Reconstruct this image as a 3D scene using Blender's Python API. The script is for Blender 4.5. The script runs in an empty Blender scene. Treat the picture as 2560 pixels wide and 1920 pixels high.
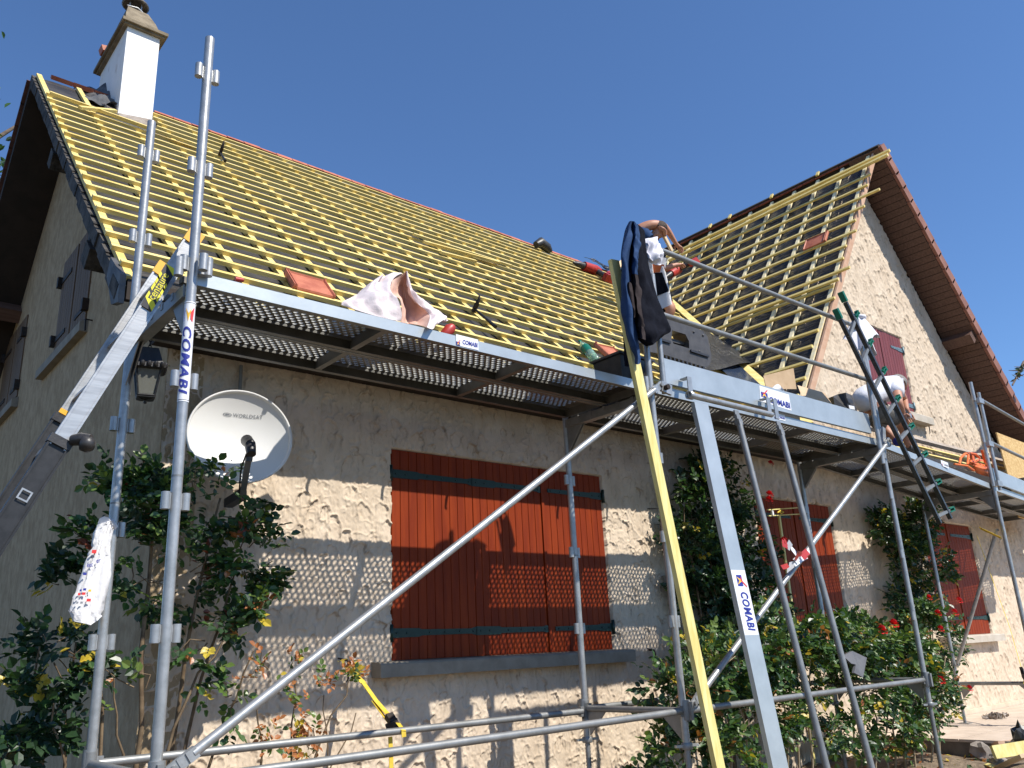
import bpy, bmesh, math, random
import numpy as np
from mathutils import Vector, Matrix
random.seed(7)
rng = np.random.default_rng(7)
SC = bpy.context.scene
COL = SC.collection
R = math.radians

# ------------------------------------------------------------------ camera
YAW, PIT, ROL = 0.71674, 0.30734, -0.04931
CAM = np.array([-1.13898, -3.3557, 0.37464]); FPX = 2104.459
_f = np.array([math.sin(YAW)*math.cos(PIT), math.cos(YAW)*math.cos(PIT), math.sin(PIT)])
_r = np.array([math.cos(YAW), -math.sin(YAW), 0.0]); _u = np.cross(_r, _f)
RT = math.cos(ROL)*_r + math.sin(ROL)*_u
UP = -math.sin(ROL)*_r + math.cos(ROL)*_u
cam_d = bpy.data.cameras.new('camera'); cam = bpy.data.objects.new('camera', cam_d); COL.objects.link(cam)
cam_d.sensor_fit = 'HORIZONTAL'; cam_d.sensor_width = 36.0; cam_d.lens = FPX/2560*36
cam_d.clip_start = 0.05; cam_d.clip_end = 4000
M = Matrix.Identity(4)
for i in range(3):
    M[i][0] = RT[i]; M[i][1] = UP[i]; M[i][2] = -_f[i]; M[i][3] = CAM[i]
cam.matrix_world = M
SC.camera = cam
# ------------------------------------------------------------------ light
TOSUN = np.array([0.337, -1.0, 1.26]); TOSUN = TOSUN/np.linalg.norm(TOSUN)
sun_d = bpy.data.lights.new('sun', 'SUN'); sun = bpy.data.objects.new('sun', sun_d); COL.objects.link(sun)
sun_d.energy = 4.6; sun_d.angle = R(0.5); sun_d.color = (1.0, 0.95, 0.86)
sun.rotation_euler = Vector(TOSUN).to_track_quat('Z', 'Y').to_euler(); sun.location = (4, -12, 15)
W = bpy.data.worlds.new('World'); SC.world = W; W.use_nodes = True
_n = W.node_tree.nodes; _bg = _n['Background']
sky = _n.new('ShaderNodeTexSky'); sky.sky_type = 'NISHITA'; sky.sun_disc = False
sky.sun_elevation = math.asin(TOSUN[2]); sky.sun_rotation = math.atan2(TOSUN[0], TOSUN[1])
sky.air_density = 1.0; sky.dust_density = 0.0; sky.ozone_density = 10.0; sky.altitude = 150
W.node_tree.links.new(sky.outputs[0], _bg.inputs[0]); _bg.inputs[1].default_value = 0.122
SC.view_settings.view_transform = 'Standard'; SC.view_settings.look = 'None'
SC.view_settings.exposure = 0.46; SC.view_settings.gamma = 1.0
SC.render.engine = 'CYCLES'
SC.cycles.max_bounces = 6; SC.cycles.diffuse_bounces = 3; SC.cycles.transparent_max_bounces = 12

# ------------------------------------------------------------------ measuring (pixel of the photo -> point on a known plane)
def ray(u, v): return RT*((u-1280)/FPX) - UP*((v-960)/FPX) + _f
def onY(u, v, y): d = ray(u, v); return CAM + d*((y-CAM[1])/d[1])
def onX(u, v, x): d = ray(u, v); return CAM + d*((x-CAM[0])/d[0])
def onZ(u, v, z): d = ray(u, v); return CAM + d*((z-CAM[2])/d[2])
def onP(u, v, p0, n): d = ray(u, v); return CAM + d*(np.dot(p0-CAM, n)/np.dot(d, n))
DS = 2560/2212
# main roof plane (faces the street) and wing roof plane (faces left)
TP = math.tan(R(43.6)); N1 = np.array([0, -math.sin(R(43.6)), math.cos(R(43.6))]); A1 = np.array([0, .93, 2.36])
TW = math.tan(R(54.8)); N2 = np.array([-math.sin(R(54.8)), 0, math.cos(R(54.8))]); A2 = np.array([7.09, 1.2, 3.02])
S1 = np.array([0, math.cos(R(43.6)), math.sin(R(43.6))])      # up the main slope
S2 = np.array([math.cos(R(54.8)), 0, math.sin(R(54.8))])      # up the wing slope
def main_pt(x, s, h=0.0): return A1 + np.array([x, 0, 0]) + S1*s + N1*h
def wing_pt(y, x, h=0.0): return np.array([x, y, 3.02+TW*(x-7.09)]) + N2*h
def main_z(y): return 2.36+TP*(y-.93)
def wing_z(x): return 3.02+TW*(x-7.09)
def valley_x(y): return 7.09+(main_z(y)-3.02)/TW
XW = 0.40      # left gable wall
YW = 1.50      # street wall

# ------------------------------------------------------------------ materials
MATS = {}
def mat(name, col, rough=0.6, metal=0.0, col2=None, scale=8.0, detail=4.0, bump=0.0, bscale=None, stretch=(1,1,1), spec=0.5, lo=.38, hi=.62, bdist=.01):
    m = bpy.data.materials.new(name); m.use_nodes = True; nt = m.node_tree; b = nt.nodes['Principled BSDF']
    b.inputs['Base Color'].default_value = (*col, 1); b.inputs['Roughness'].default_value = rough; b.inputs['Metallic'].default_value = metal
    b.inputs['Specular IOR Level'].default_value = spec
    tc = nt.nodes.new('ShaderNodeTexCoord'); mp = nt.nodes.new('ShaderNodeMapping'); mp.inputs['Scale'].default_value = stretch
    nt.links.new(tc.outputs['Object'], mp.inputs[0])
    if col2 is not None:
        no = nt.nodes.new('ShaderNodeTexNoise'); no.inputs['Scale'].default_value = scale; no.inputs['Detail'].default_value = detail; no.inputs['Roughness'].default_value = .62
        nt.links.new(mp.outputs[0], no.inputs['Vector'])
        rp = nt.nodes.new('ShaderNodeValToRGB'); rp.color_ramp.elements[0].position = lo; rp.color_ramp.elements[1].position = hi
        rp.color_ramp.elements[0].color = (*col, 1); rp.color_ramp.elements[1].color = (*col2, 1)
        nt.links.new(no.outputs['Fac'], rp.inputs[0]); nt.links.new(rp.outputs[0], b.inputs['Base Color'])
    if bump:
        n2 = nt.nodes.new('ShaderNodeTexNoise'); n2.inputs['Scale'].default_value = bscale or scale*3; n2.inputs['Detail'].default_value = 5
        nt.links.new(mp.outputs[0], n2.inputs['Vector'])
        bp = nt.nodes.new('ShaderNodeBump'); bp.inputs['Strength'].default_value = bump; bp.inputs['Distance'].default_value = bdist
        nt.links.new(n2.outputs['Fac'], bp.inputs['Height']); nt.links.new(bp.outputs[0], b.inputs['Normal'])
    MATS[name] = m
    return m
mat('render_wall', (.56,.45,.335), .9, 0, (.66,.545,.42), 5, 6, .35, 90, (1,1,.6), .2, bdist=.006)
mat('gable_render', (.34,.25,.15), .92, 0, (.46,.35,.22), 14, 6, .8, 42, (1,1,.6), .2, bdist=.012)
mat('galv', (.30,.31,.31), .40, .55, (.46,.46,.46), 16, 5, .06, 60, lo=.3, hi=.7)
mat('galv_dull', (.20,.205,.20), .48, .5, (.31,.31,.305), 9, 5, .05, 50, lo=.3, hi=.7)
mat('galv_sheet', (.38,.42,.44), .42, .45, (.50,.54,.56), 5, 5, .03, 30, lo=.25, hi=.75)
mat('galv_lip', (.46,.45,.41), .5, .1)
mat('deck_steel', (.115,.115,.105), .5, .4, (.19,.185,.17), 9, 5, .05, 50, lo=.3, hi=.7)
mat('alu', (.36,.36,.36), .38, .6, (.46,.46,.455), 30, 3, .03, 80, (.2,.2,2))
mat('black_metal', (.009,.009,.010), .45, .1, (.02,.02,.022), 30, 3)
mat('dark_rail', (.05,.052,.055), .4, .5, (.085,.088,.09), 25, 3)
mat('batten', (.66,.48,.13), .6, 0, (.80,.64,.25), 5, 4, .1, 60, (.5,4,4))
mat('counter_sunlit', (.84,.70,.40), .6, 0, (.90,.80,.54), 5, 4, .1, 60, (4,.5,4))  # wing counter battens, sunlight painted in as a paler wood
mat('batten_wing', (.66,.50,.15), .6, 0, (.80,.65,.27), 5, 4, .1, 60, (4,.5,4))
mat('plank_wood', (.66,.54,.17), .6, 0, (.78,.69,.30), 6, 4, .1, 50, (5,5,.6))
mat('fresh_timber', (.62,.44,.25), .65, 0, (.70,.54,.34), 6, 4, .1, 50)
mat('pink_board', (.48,.27,.16), .7, 0, (.56,.36,.24), 7, 4, .1, 50)
mat('old_board', (.014,.012,.010), .85, 0, (.085,.075,.065), 11, 6, .5, 25, bdist=.02)
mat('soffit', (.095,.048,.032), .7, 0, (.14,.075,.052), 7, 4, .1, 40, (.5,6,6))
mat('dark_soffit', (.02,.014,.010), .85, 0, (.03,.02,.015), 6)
mat('underlay', (.022,.020,.018), .42, 0, (.066,.058,.050), 3.2, 6, .5, 12, (1,2.2,2.2), bdist=.03)
mat('underlay_wing', (.010,.010,.011), .34, 0, (.028,.028,.03), 3.5, 5, .9, 9, (2.5,.8,2.5), bdist=.04)
mat('tile', (.38,.10,.05), .6, 0, (.50,.16,.085), 9, 4, .15, 60)
mat('tile_dark', (.20,.05,.03), .7, 0, (.32,.09,.05), 8, 5, .2, 40)
mat('tile_old', (.07,.028,.02), .8, 0, (.13,.05,.035), 8, 5, .2, 40)
mat('verge_tile', (.21,.085,.058), .7, 0, (.29,.13,.09), 4, 5, .15, 40)
mat('shutter', (.185,.022,.003), .55, 0, (.25,.034,.004), 3.5, 5, .08, 60, (6,6,.5), spec=.2)
mat('shutter_plum', (.16,.032,.030), .5, 0, (.20,.042,.038), 4, 5, .08, 60, (6,6,.5))
mat('shutter_brown', (.11,.062,.028), .65, 0, (.15,.088,.042), 4, 5, .08, 60, (6,6,.5))
mat('strap_green', (.006,.026,.021), .35, .2, (.009,.034,.028), 20)
mat('iron_blue', (.13,.20,.23), .5, .4, (.18,.25,.28), 20)
mat('iron', (.02,.018,.016), .6, .4, (.05,.03,.02), 20)
mat('sill', (.22,.19,.145), .8, 0, (.29,.255,.20), 7, 5, .12, 60)
mat('sill_pale', (.42,.37,.30), .8, 0, (.50,.45,.38), 7, 5, .12, 60)
mat('white_render', (.80,.79,.77), .85, 0, (.86,.85,.83), 6, 4, .1, 40, lo=.3, hi=.6)
mat('cap_stone', (.16,.125,.08), .9, 0, (.26,.21,.14), 9, 6, .5, 30)
mat('mortar', (.28,.23,.19), .9, 0, (.42,.36,.31), 9, 6, .5, 25, bdist=.02)
mat('lead', (.055,.055,.058), .6, 0, (.12,.12,.12), 7, 5, .4, 15, bdist=.03)
mat('cowl', (.09,.075,.06), .5, .7, (.22,.19,.16), 12, 5)
mat('dish', (.70,.69,.67), .4, 0, (.72,.71,.69), 3)
mat('print_grey', (.20,.21,.23), .6)
mat('white_label', (.82,.82,.84), .5, 0, (.72,.73,.76), 20)
mat('ink_blue', (.02,.03,.26), .5)
mat('ink_red', (.65,.03,.03), .5)
mat('ink_yellow', (.85,.48,.03), .5)
mat('ink_black', (.015,.015,.018), .5)
mat('warn_yellow', (.80,.72,.02), .5)
mat('cap_yellow', (.80,.40,.02), .45)
mat('plastic_black', (.022,.020,.020), .42, 0, (.04,.037,.036), 12, 4, .1, 80)
mat('plastic_grey', (.05,.046,.045), .5, 0, (.075,.07,.067), 10, 4, .1, 80)
mat('plastic_green', (.005,.14,.08), .4)
mat('plastic_red', (.36,.025,.018), .4, 0, (.44,.04,.03), 10)
mat('orange', (.72,.13,.02), .45, 0, (.80,.19,.04), 6, 4)
mat('card', (.42,.29,.17), .8, 0, (.48,.34,.21), 6, 4)
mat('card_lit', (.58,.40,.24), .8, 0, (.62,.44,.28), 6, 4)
mat('osb', (.50,.30,.10), .7, 0, (.66,.46,.20), 22, 5, .2, 60, (1,1,1.4))
mat('sack', (.60,.51,.51), .8, 0, (.70,.62,.62), 7, 5, .5, 26, bdist=.012)
mat('sack_inside', (.62,.38,.29), .8, 0, (.70,.47,.38), 5, 4, .3, 30)
mat('bag_white', (.74,.73,.74), .55, 0, (.66,.65,.66), 8, 5, .5, 18, bdist=.012)
mat('denim', (.016,.040,.105), .85, 0, (.027,.060,.145), 16, 5, .3, 40, spec=.15)
mat('denim_dark', (.005,.0055,.010), .9, 0, (.009,.010,.016), 16, 5, .3, 40, spec=.08)
mat('sleeve_grey', (.034,.026,.026), .9, 0, (.046,.036,.036), 16, 5, .3, 40, spec=.1)
mat('tshirt', (.60,.60,.64), .85, 0, (.68,.68,.72), 9, 4, .4, 22, bdist=.012)
mat('shorts', (.055,.052,.048), .85, 0, (.16,.15,.135), 11, 4, .4, 25)
mat('shorts_dark', (.02,.02,.024), .85, 0, (.035,.035,.04), 11, 4)
mat('skin', (.42,.19,.11), .55, 0, (.48,.23,.145), 9, 4)
mat('hair_grey', (.16,.14,.125), .8, 0, (.26,.24,.22), 40, 4, .6, 90)
mat('hair_dark', (.035,.022,.018), .8, 0, (.06,.04,.03), 40, 4, .6, 90)
mat('cloth_white', (.66,.65,.72), .85, 0, (.78,.77,.82), 6, 4)
mat('strap_yellow', (.62,.42,.03), .7, 0, (.72,.52,.06), 20, 4)
mat('zinc_sky', (.05,.085,.17), .16, .55, (.07,.11,.20), 2.0)  # zinc with the sky's blue reflection put into its colour
mat('stem', (.10,.065,.035), .85, 0, (.20,.14,.08), 14, 4)
mat('stem_pale', (.26,.20,.12), .85, 0, (.34,.27,.18), 14, 4)
mat('bark', (.09,.065,.045), .9, 0, (.15,.11,.08), 12, 5, .6, 20)
mat('soil', (.12,.085,.055), .95, 0, (.24,.18,.12), 7, 6, .8, 20, bdist=.03)
mat('grass', (.065,.048,.022), .95, 0, (.11,.085,.045), 3, 6, .8, 20, bdist=.03)
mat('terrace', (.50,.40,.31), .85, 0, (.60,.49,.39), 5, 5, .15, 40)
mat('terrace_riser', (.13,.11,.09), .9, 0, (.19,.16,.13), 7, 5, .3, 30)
mat('rubble', (.20,.17,.14), .9, 0, (.34,.29,.25), 11, 5, .4, 25)
mat('slate', (.10,.10,.11), .6, 0, (.14,.14,.145), 8, 4)
mat('rose_red', (.55,.004,.012), .5, 0, (.72,.02,.02), 20)
mat('conduit', (.20,.19,.17), .7)
def leafmat(name, c, c2, rough=.38):
    m = mat(name, c, rough, 0, c2, 9, 3)
    nt = m.node_tree; b = nt.nodes['Principled BSDF']; out = nt.nodes['Material Output']
    tr = nt.nodes.new('ShaderNodeBsdfTranslucent'); tr.inputs[0].default_value = (c2[0]*1.5, c2[1]*1.6, c2[2]*.8, 1)
    mx = nt.nodes.new('ShaderNodeMixShader'); mx.inputs[0].default_value = .22
    nt.links.new(b.outputs[0], mx.inputs[1]); nt.links.new(tr.outputs[0], mx.inputs[2]); nt.links.new(mx.outputs[0], out.inputs[0])
leafmat('leaf_dark', (.018,.042,.018), (.030,.066,.026))
leafmat('leaf_mid', (.035,.085,.022), (.060,.125,.032))
leafmat('leaf_light', (.085,.150,.030), (.14,.20,.045))
leafmat('leaf_yellow', (.42,.30,.03), (.55,.42,.05))
leafmat('leaf_brown', (.30,.10,.035), (.42,.17,.06))
leafmat('leaf_red', (.16,.035,.02), (.22,.06,.03))
mg = bpy.data.materials.new('green_bottle'); mg.use_nodes = True; b = mg.node_tree.nodes['Principled BSDF']
b.inputs['Base Color'].default_value = (.55,.82,.66,1); b.inputs['Roughness'].default_value = .12; b.inputs['Transmission Weight'].default_value = .75; b.inputs['IOR'].default_value = 1.2
MATS['green_bottle'] = mg
mg = bpy.data.materials.new('lantern_glass'); mg.use_nodes = True; b = mg.node_tree.nodes['Principled BSDF']
b.inputs['Base Color'].default_value = (.22,.22,.19,1); b.inputs['Roughness'].default_value = .25; b.inputs['Transmission Weight'].default_value = .35
MATS['lantern_glass'] = mg
# grime: a darker tint in a pattern of its own
def grime(name, col, scale, amt):
    nt = MATS[name].node_tree; b = nt.nodes['Principled BSDF']; old = b.inputs['Base Color'].links[0].from_socket
    tc = nt.nodes.new('ShaderNodeTexCoord'); mp = nt.nodes.new('ShaderNodeMapping'); mp.inputs['Scale'].default_value = (1,1,.45)
    no = nt.nodes.new('ShaderNodeTexNoise'); no.inputs['Scale'].default_value = scale; no.inputs['Detail'].default_value = 8; no.inputs['Roughness'].default_value = .7
    rp = nt.nodes.new('ShaderNodeValToRGB'); rp.color_ramp.elements[0].position = .60; rp.color_ramp.elements[1].position = .74
    rp.color_ramp.elements[0].color = (0,0,0,1); rp.color_ramp.elements[1].color = (amt,)*3+(1,)
    mx = nt.nodes.new('ShaderNodeMixRGB'); mx.inputs[2].default_value = (*col, 1)
    nt.links.new(tc.outputs['Object'], mp.inputs[0]); nt.links.new(mp.outputs[0], no.inputs['Vector']); nt.links.new(no.outputs['Fac'], rp.inputs[0])
    nt.links.new(rp.outputs[0], mx.inputs[0]); nt.links.new(old, mx.inputs[1]); nt.links.new(mx.outputs[0], b.inputs['Base Color'])
grime('render_wall', (.20,.15,.11), 17, .85)
def trowel_dirt_shade(name, col, amt):  # dirt and painted shade: darker lines along the trowel-mark edges
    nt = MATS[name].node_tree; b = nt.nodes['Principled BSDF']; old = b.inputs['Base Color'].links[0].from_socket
    at_ = nt.nodes.new('ShaderNodeAttribute'); at_.attribute_name = 'trowel_dirt_shade'; mu = nt.nodes.new('ShaderNodeMath'); mu.operation = 'MULTIPLY'; mu.inputs[1].default_value = amt
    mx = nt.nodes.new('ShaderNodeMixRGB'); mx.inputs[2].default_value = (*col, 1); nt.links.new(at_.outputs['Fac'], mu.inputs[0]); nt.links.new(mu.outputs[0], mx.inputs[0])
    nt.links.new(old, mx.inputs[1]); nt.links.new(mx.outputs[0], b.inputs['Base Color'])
trowel_dirt_shade('render_wall', (.17,.12,.08), .75)
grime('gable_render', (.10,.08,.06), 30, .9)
grime('galv', (.30,.32,.34), 40, .5)
grime('white_render', (.45,.36,.29), 4, .75)
grime('galv_sheet', (.50,.52,.54), 9, .35)

# ------------------------------------------------------------------ object helpers
LOC = {}
def thing(name, label, cat, loc=(0,0,0), group=None):
    o = bpy.data.objects.new(name, None); COL.objects.link(o); o.location = loc; o.empty_display_size = .1
    o['label'] = label; o['category'] = cat
    if group: o['group'] = group
    LOC[o] = np.array(loc, float)
    return o
def tag(o, label, cat, group=None):
    o['label'] = label; o['category'] = cat
    if group: o['group'] = group
    return o
def nrm(v): v = np.asarray(v, float); return v/(np.linalg.norm(v)+1e-12)
def perp(d):
    d = nrm(d); a = np.array([0,0,1.0]) if abs(d[2]) < .9 else np.array([1.0,0,0])
    x = nrm(np.cross(a, d)); return x, np.cross(d, x)
class MB:
    def __init__(s): s.v=[]; s.f=[]; s.m=[]; s.s=[]; s.mats=[]; s.n=0
    def mi(s, m):
        if m not in s.mats: s.mats.append(m)
        return s.mats.index(m)
    def add(s, vs, fs, m, smooth=False):
        k = s.mi(m); o = s.n; vs = [tuple(map(float, p)) for p in vs]
        s.v += vs; s.n += len(vs)
        for f in fs: s.f.append(tuple(i+o for i in f)); s.m.append(k); s.s.append(smooth)
    def box(s, c, sx, sy, sz, m): s.obox(c, (sx/2,0,0), (0,sy/2,0), (0,0,sz/2), m)
    def span(s, a, b, m):
        a = np.array(a, float); b = np.array(b, float); c = (a+b)/2; d = (b-a)
        s.box(c, d[0], d[1], d[2], m)
    def obox(s, c, ax, ay, az, m):
        c, ax, ay, az = map(lambda q: np.asarray(q, float), (c, ax, ay, az))
        vs = [c+i*ax+j*ay+k*az for k in (-1,1) for j in (-1,1) for i in (-1,1)]
        fs = [(0,2,3,1),(4,5,7,6),(0,1,5,4),(2,6,7,3),(0,4,6,2),(1,3,7,5)]
        if np.dot(np.cross(ax, ay), az) < 0: fs = [f[::-1] for f in fs]
        s.add(vs, fs, m)
    def bar(s, p0, p1, w, h, up, m, bev=0):
        p0 = np.asarray(p0, float); p1 = np.asarray(p1, float); d = nrm(p1-p0); x = nrm(np.cross(d, up)); y = np.cross(x, d)
        s.obox((p0+p1)/2, (p1-p0)/2, x*w/2, y*h/2, m)
    def tube(s, p0, p1, r, m, n=14, r2=None, cap=True): s.path([p0, p1], [r, r if r2 is None else r2], m, n, cap)
    def path(s, pts, rad, m, n=10, cap=True, flat=None):
        pts = [np.asarray(p, float) for p in pts]
        if not hasattr(rad, '__len__'): rad = [rad]*len(pts)
        rings = []; x = None
        for i, p in enumerate(pts):
            d = nrm((pts[min(i+1, len(pts)-1)]-pts[max(i-1, 0)]))
            if x is None: x, y = perp(d)
            else: x = nrm(x-np.dot(x, d)*d); y = np.cross(d, x)
            rings.append([p+rad[i]*(math.cos(t)*x+math.sin(t)*y) for t in [2*math.pi*k/n for k in range(n)]])
        s.loft(rings, m, cap)
    def loft(s, rings, m, cap=True, smooth=True, closed=True):
        n = len(rings[0]); vs = [p for r_ in rings for p in r_]; fs = []
        for i in range(len(rings)-1):
            for k in range(n if closed else n-1):
                a = i*n+k; b_ = i*n+(k+1) % n; fs.append((a, b_, b_+n, a+n))
        s.add(vs, fs, m, smooth)
        if cap:
            s.add(rings[0], [tuple(range(n))[::-1]], m); s.add(rings[-1], [tuple(range(n))], m)
    def lathe(s, o, ax, prof, m, n=20, cap=True):
        x, y = perp(ax); ax = nrm(ax); o = np.asarray(o, float)
        s.loft([[o+ax*h+max(r, 1e-4)*(math.cos(t)*x+math.sin(t)*y) for t in [2*math.pi*k/n for k in range(n)]] for r, h in prof], m, cap)
    def prism(s, poly, off, m):
        poly = [np.asarray(p, float) for p in poly]; off = np.asarray(off, float); n = len(poly)
        vs = poly+[p+off for p in poly]
        fs = [tuple(range(n)), tuple(range(2*n-1, n-1, -1))]+[(i, i+n, (i+1) % n+n, (i+1) % n) for i in range(n)]
        s.add(vs, fs, m)
    def grid(s, fn, nu, nv, m, smooth=True):
        vs = [fn(i/nu, j/nv) for j in range(nv+1) for i in range(nu+1)]
        fs = [(j*(nu+1)+i, j*(nu+1)+i+1, (j+1)*(nu+1)+i+1, (j+1)*(nu+1)+i) for j in range(nv) for i in range(nu)]
        s.add(vs, fs, m, smooth)
    def build(s, name, parent=None, kind=None, fix=False, loc=None):
        root = parent
        while root is not None and root.parent is not None: root = root.parent
        off = LOC.get(root, np.zeros(3)) if root is not None else (np.zeros(3) if loc is None else np.asarray(loc, float))
        me = bpy.data.meshes.new(name)
        V = np.array(s.v)-off
        me.from_pydata(V.tolist(), [], s.f)
        for m in s.mats: me.materials.append(MATS[m])
        me.polygons.foreach_set('material_index', s.m); me.polygons.foreach_set('use_smooth', s.s)
        if fix:
            bm = bmesh.new(); bm.from_mesh(me); bmesh.ops.remove_doubles(bm, verts=bm.verts, dist=1e-5); bmesh.ops.recalc_face_normals(bm, faces=bm.faces); bm.to_mesh(me); bm.free()
        me.update()
        o = bpy.data.objects.new(name, me); COL.objects.link(o)
        if parent is not None: o.parent = parent
        elif loc is not None: o.location = loc; LOC[o] = off
        if kind: o['kind'] = kind
        return o
_tc = {}
def text2d(txt, shear=0.0, bold=0.0, space=1.0):
    key = (txt, shear, bold, space)
    if key in _tc: return _tc[key]
    cu = bpy.data.curves.new('lettering', 'FONT'); cu.body = txt; cu.shear = shear; cu.offset = bold; cu.space_character = space; cu.resolution_u = 3
    o = bpy.data.objects.new('lettering', cu); COL.objects.link(o); bpy.context.view_layer.update()
    me = bpy.data.meshes.new_from_object(o.evaluated_get(bpy.context.evaluated_depsgraph_get()))
    v = np.array([p.co[:] for p in me.vertices])[:, :2]; f = [tuple(p.vertices) for p in me.polygons]
    bm = bmesh.new(); bm.from_mesh(me); bmesh.ops.triangulate(bm, faces=bm.faces); bmesh.ops.subdivide_edges(bm, edges=[e for e in bm.edges if e.calc_length() > .25], cuts=3); bmesh.ops.triangulate(bm, faces=bm.faces); bm.verts.index_update()
    v = np.array([p.co[:] for p in bm.verts])[:, :2]; f = [tuple(q.index for q in p.verts) for p in bm.faces]; bm.free()
    bpy.data.objects.remove(o); bpy.data.curves.remove(cu); bpy.data.meshes.remove(me)
    v = v-v.min(0); h = v[:, 1].max(); v = v/h
    _tc[key] = (v, f, v[:, 0].max())
    return _tc[key]
def lettering(mb, txt, fn, height, m, width=None, **k):
    """fn(a, b) maps text space (a along, b up, metres, from the lower left) to 3D"""
    v, f, w = text2d(txt, **k); sx = height if width is None else width/w
    mb.add([fn(a*sx, b*height) for a, b in v], f, m)
def plane_fn(o, ex, ey, ez=None, lift=0.0):
    o = np.asarray(o, float); ex = nrm(ex); ey = nrm(ey); n = np.cross(ex, ey)
    return lambda a, b, z=0.0: o+ex*a+ey*b+n*(lift+z)
def rect(mb, fn, a0, b0, a1, b1, m, z=0.0): mb.add([fn(a0, b0, z), fn(a1, b0, z), fn(a1, b1, z), fn(a0, b1, z)], [(0,1,2,3)], m)
def poly2(mb, fn, pts, m, z=0.0): mb.add([fn(a, b, z) for a, b in pts], [tuple(range(len(pts)))], m)
def brand_logo(mb, fn, s, z):
    # little figure: blue block, yellow wedge, red raised arm
    rect(mb, fn, 0, 0, s, s*.8, 'ink_blue', z)
    poly2(mb, fn, [(s*.15,0), (s*.5,s*.85), (s*.85,0), (s*.5,s*.35)], 'ink_yellow', z+.0008)
    poly2(mb, fn, [(s*.1,s*.62), (s*.5,s*.52), (s*1.1,s*1.25), (s*.95,s*1.3), (s*.5,s*.75)], 'ink_red', z+.0012)
def cloth_patch(mb, rows, m_, nu, nv, amp, seed, ox=840, oy=640, k=.2522):
    G = np.array([[onY(ox+k*x, oy+k*y, d) for x, y, d in r_] for r_ in rows]); nr, nc = G.shape[:2]; ph = np.random.default_rng(seed).random(6)*6.28
    def smooth(t, n):   # Catmull-Rom along one axis
        f = t*(n-1); i = min(int(f), n-2); f -= i; w = np.zeros(n); 
        for j, c in ((i-1, -.5*f+f*f-.5*f**3), (i, 1-2.5*f*f+1.5*f**3), (i+1, .5*f+2*f*f-1.5*f**3), (i+2, -.5*f*f+.5*f**3)): w[min(max(j, 0), n-1)] += c
        return w
    def fn(a, b_):
        wa, wb = smooth(a, nc), smooth(b_, nr); p_ = np.einsum('i,j,ijk->k', wb, wa, G)
        e = min(1, 6*a, 6*(1-a), 6*b_, 6*(1-b_)); q_ = math.sin(11*a+5*b_+ph[0])+.8*math.sin(7*a-13*b_+ph[1])+.6*math.sin(21*a+17*b_+ph[2])+.5*math.sin(29*b_-9*a+ph[3])
        return p_+np.array([.2, -1, .3])*amp*q_*max(e, 0)
    mb.grid(fn, nu, nv, m_)
def vnoise(x, z, seed, sx, sz):
    g = np.random.default_rng(seed).random((257, 257)); a = x/sx; b_ = z/sz
    i = np.floor(a).astype(int); j = np.floor(b_).astype(int); fa = a-i; fb = b_-j
    fa = fa*fa*(3-2*fa); fb = fb*fb*(3-2*fb); q = lambda p, r_: g[p % 257, r_ % 257]
    return (q(i,j)*(1-fa)+q(i+1,j)*fa)*(1-fb)+(q(i,j+1)*(1-fa)+q(i+1,j+1)*fa)*fb

# ------------------------------------------------------------------ ground
gm = MB(); gm.grid(lambda a, b: (-300+a*700, -200+b*600, -.86+.015*math.sin(a*300)*math.cos(b*270)), 60, 60, 'grass'); g = gm.build('ground', kind='structure')
gm = MB()
def soilf(a, b):
    x = -.6+a*9.2; y = -1.6+b*3.2; n = float(vnoise(np.array([x]), np.array([y]), 5, .22, .22)[0])
    return (x, y, -.80+.09*n-.03*abs(b-.5))
gm.grid(soilf, 92, 36, 'soil'); gm.build('soil_bed', kind='structure')
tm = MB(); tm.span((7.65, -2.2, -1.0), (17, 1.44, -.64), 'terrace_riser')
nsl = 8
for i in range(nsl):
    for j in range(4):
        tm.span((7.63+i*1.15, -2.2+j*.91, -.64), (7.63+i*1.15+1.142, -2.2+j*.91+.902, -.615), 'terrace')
tm.build('terrace', kind='structure')

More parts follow.
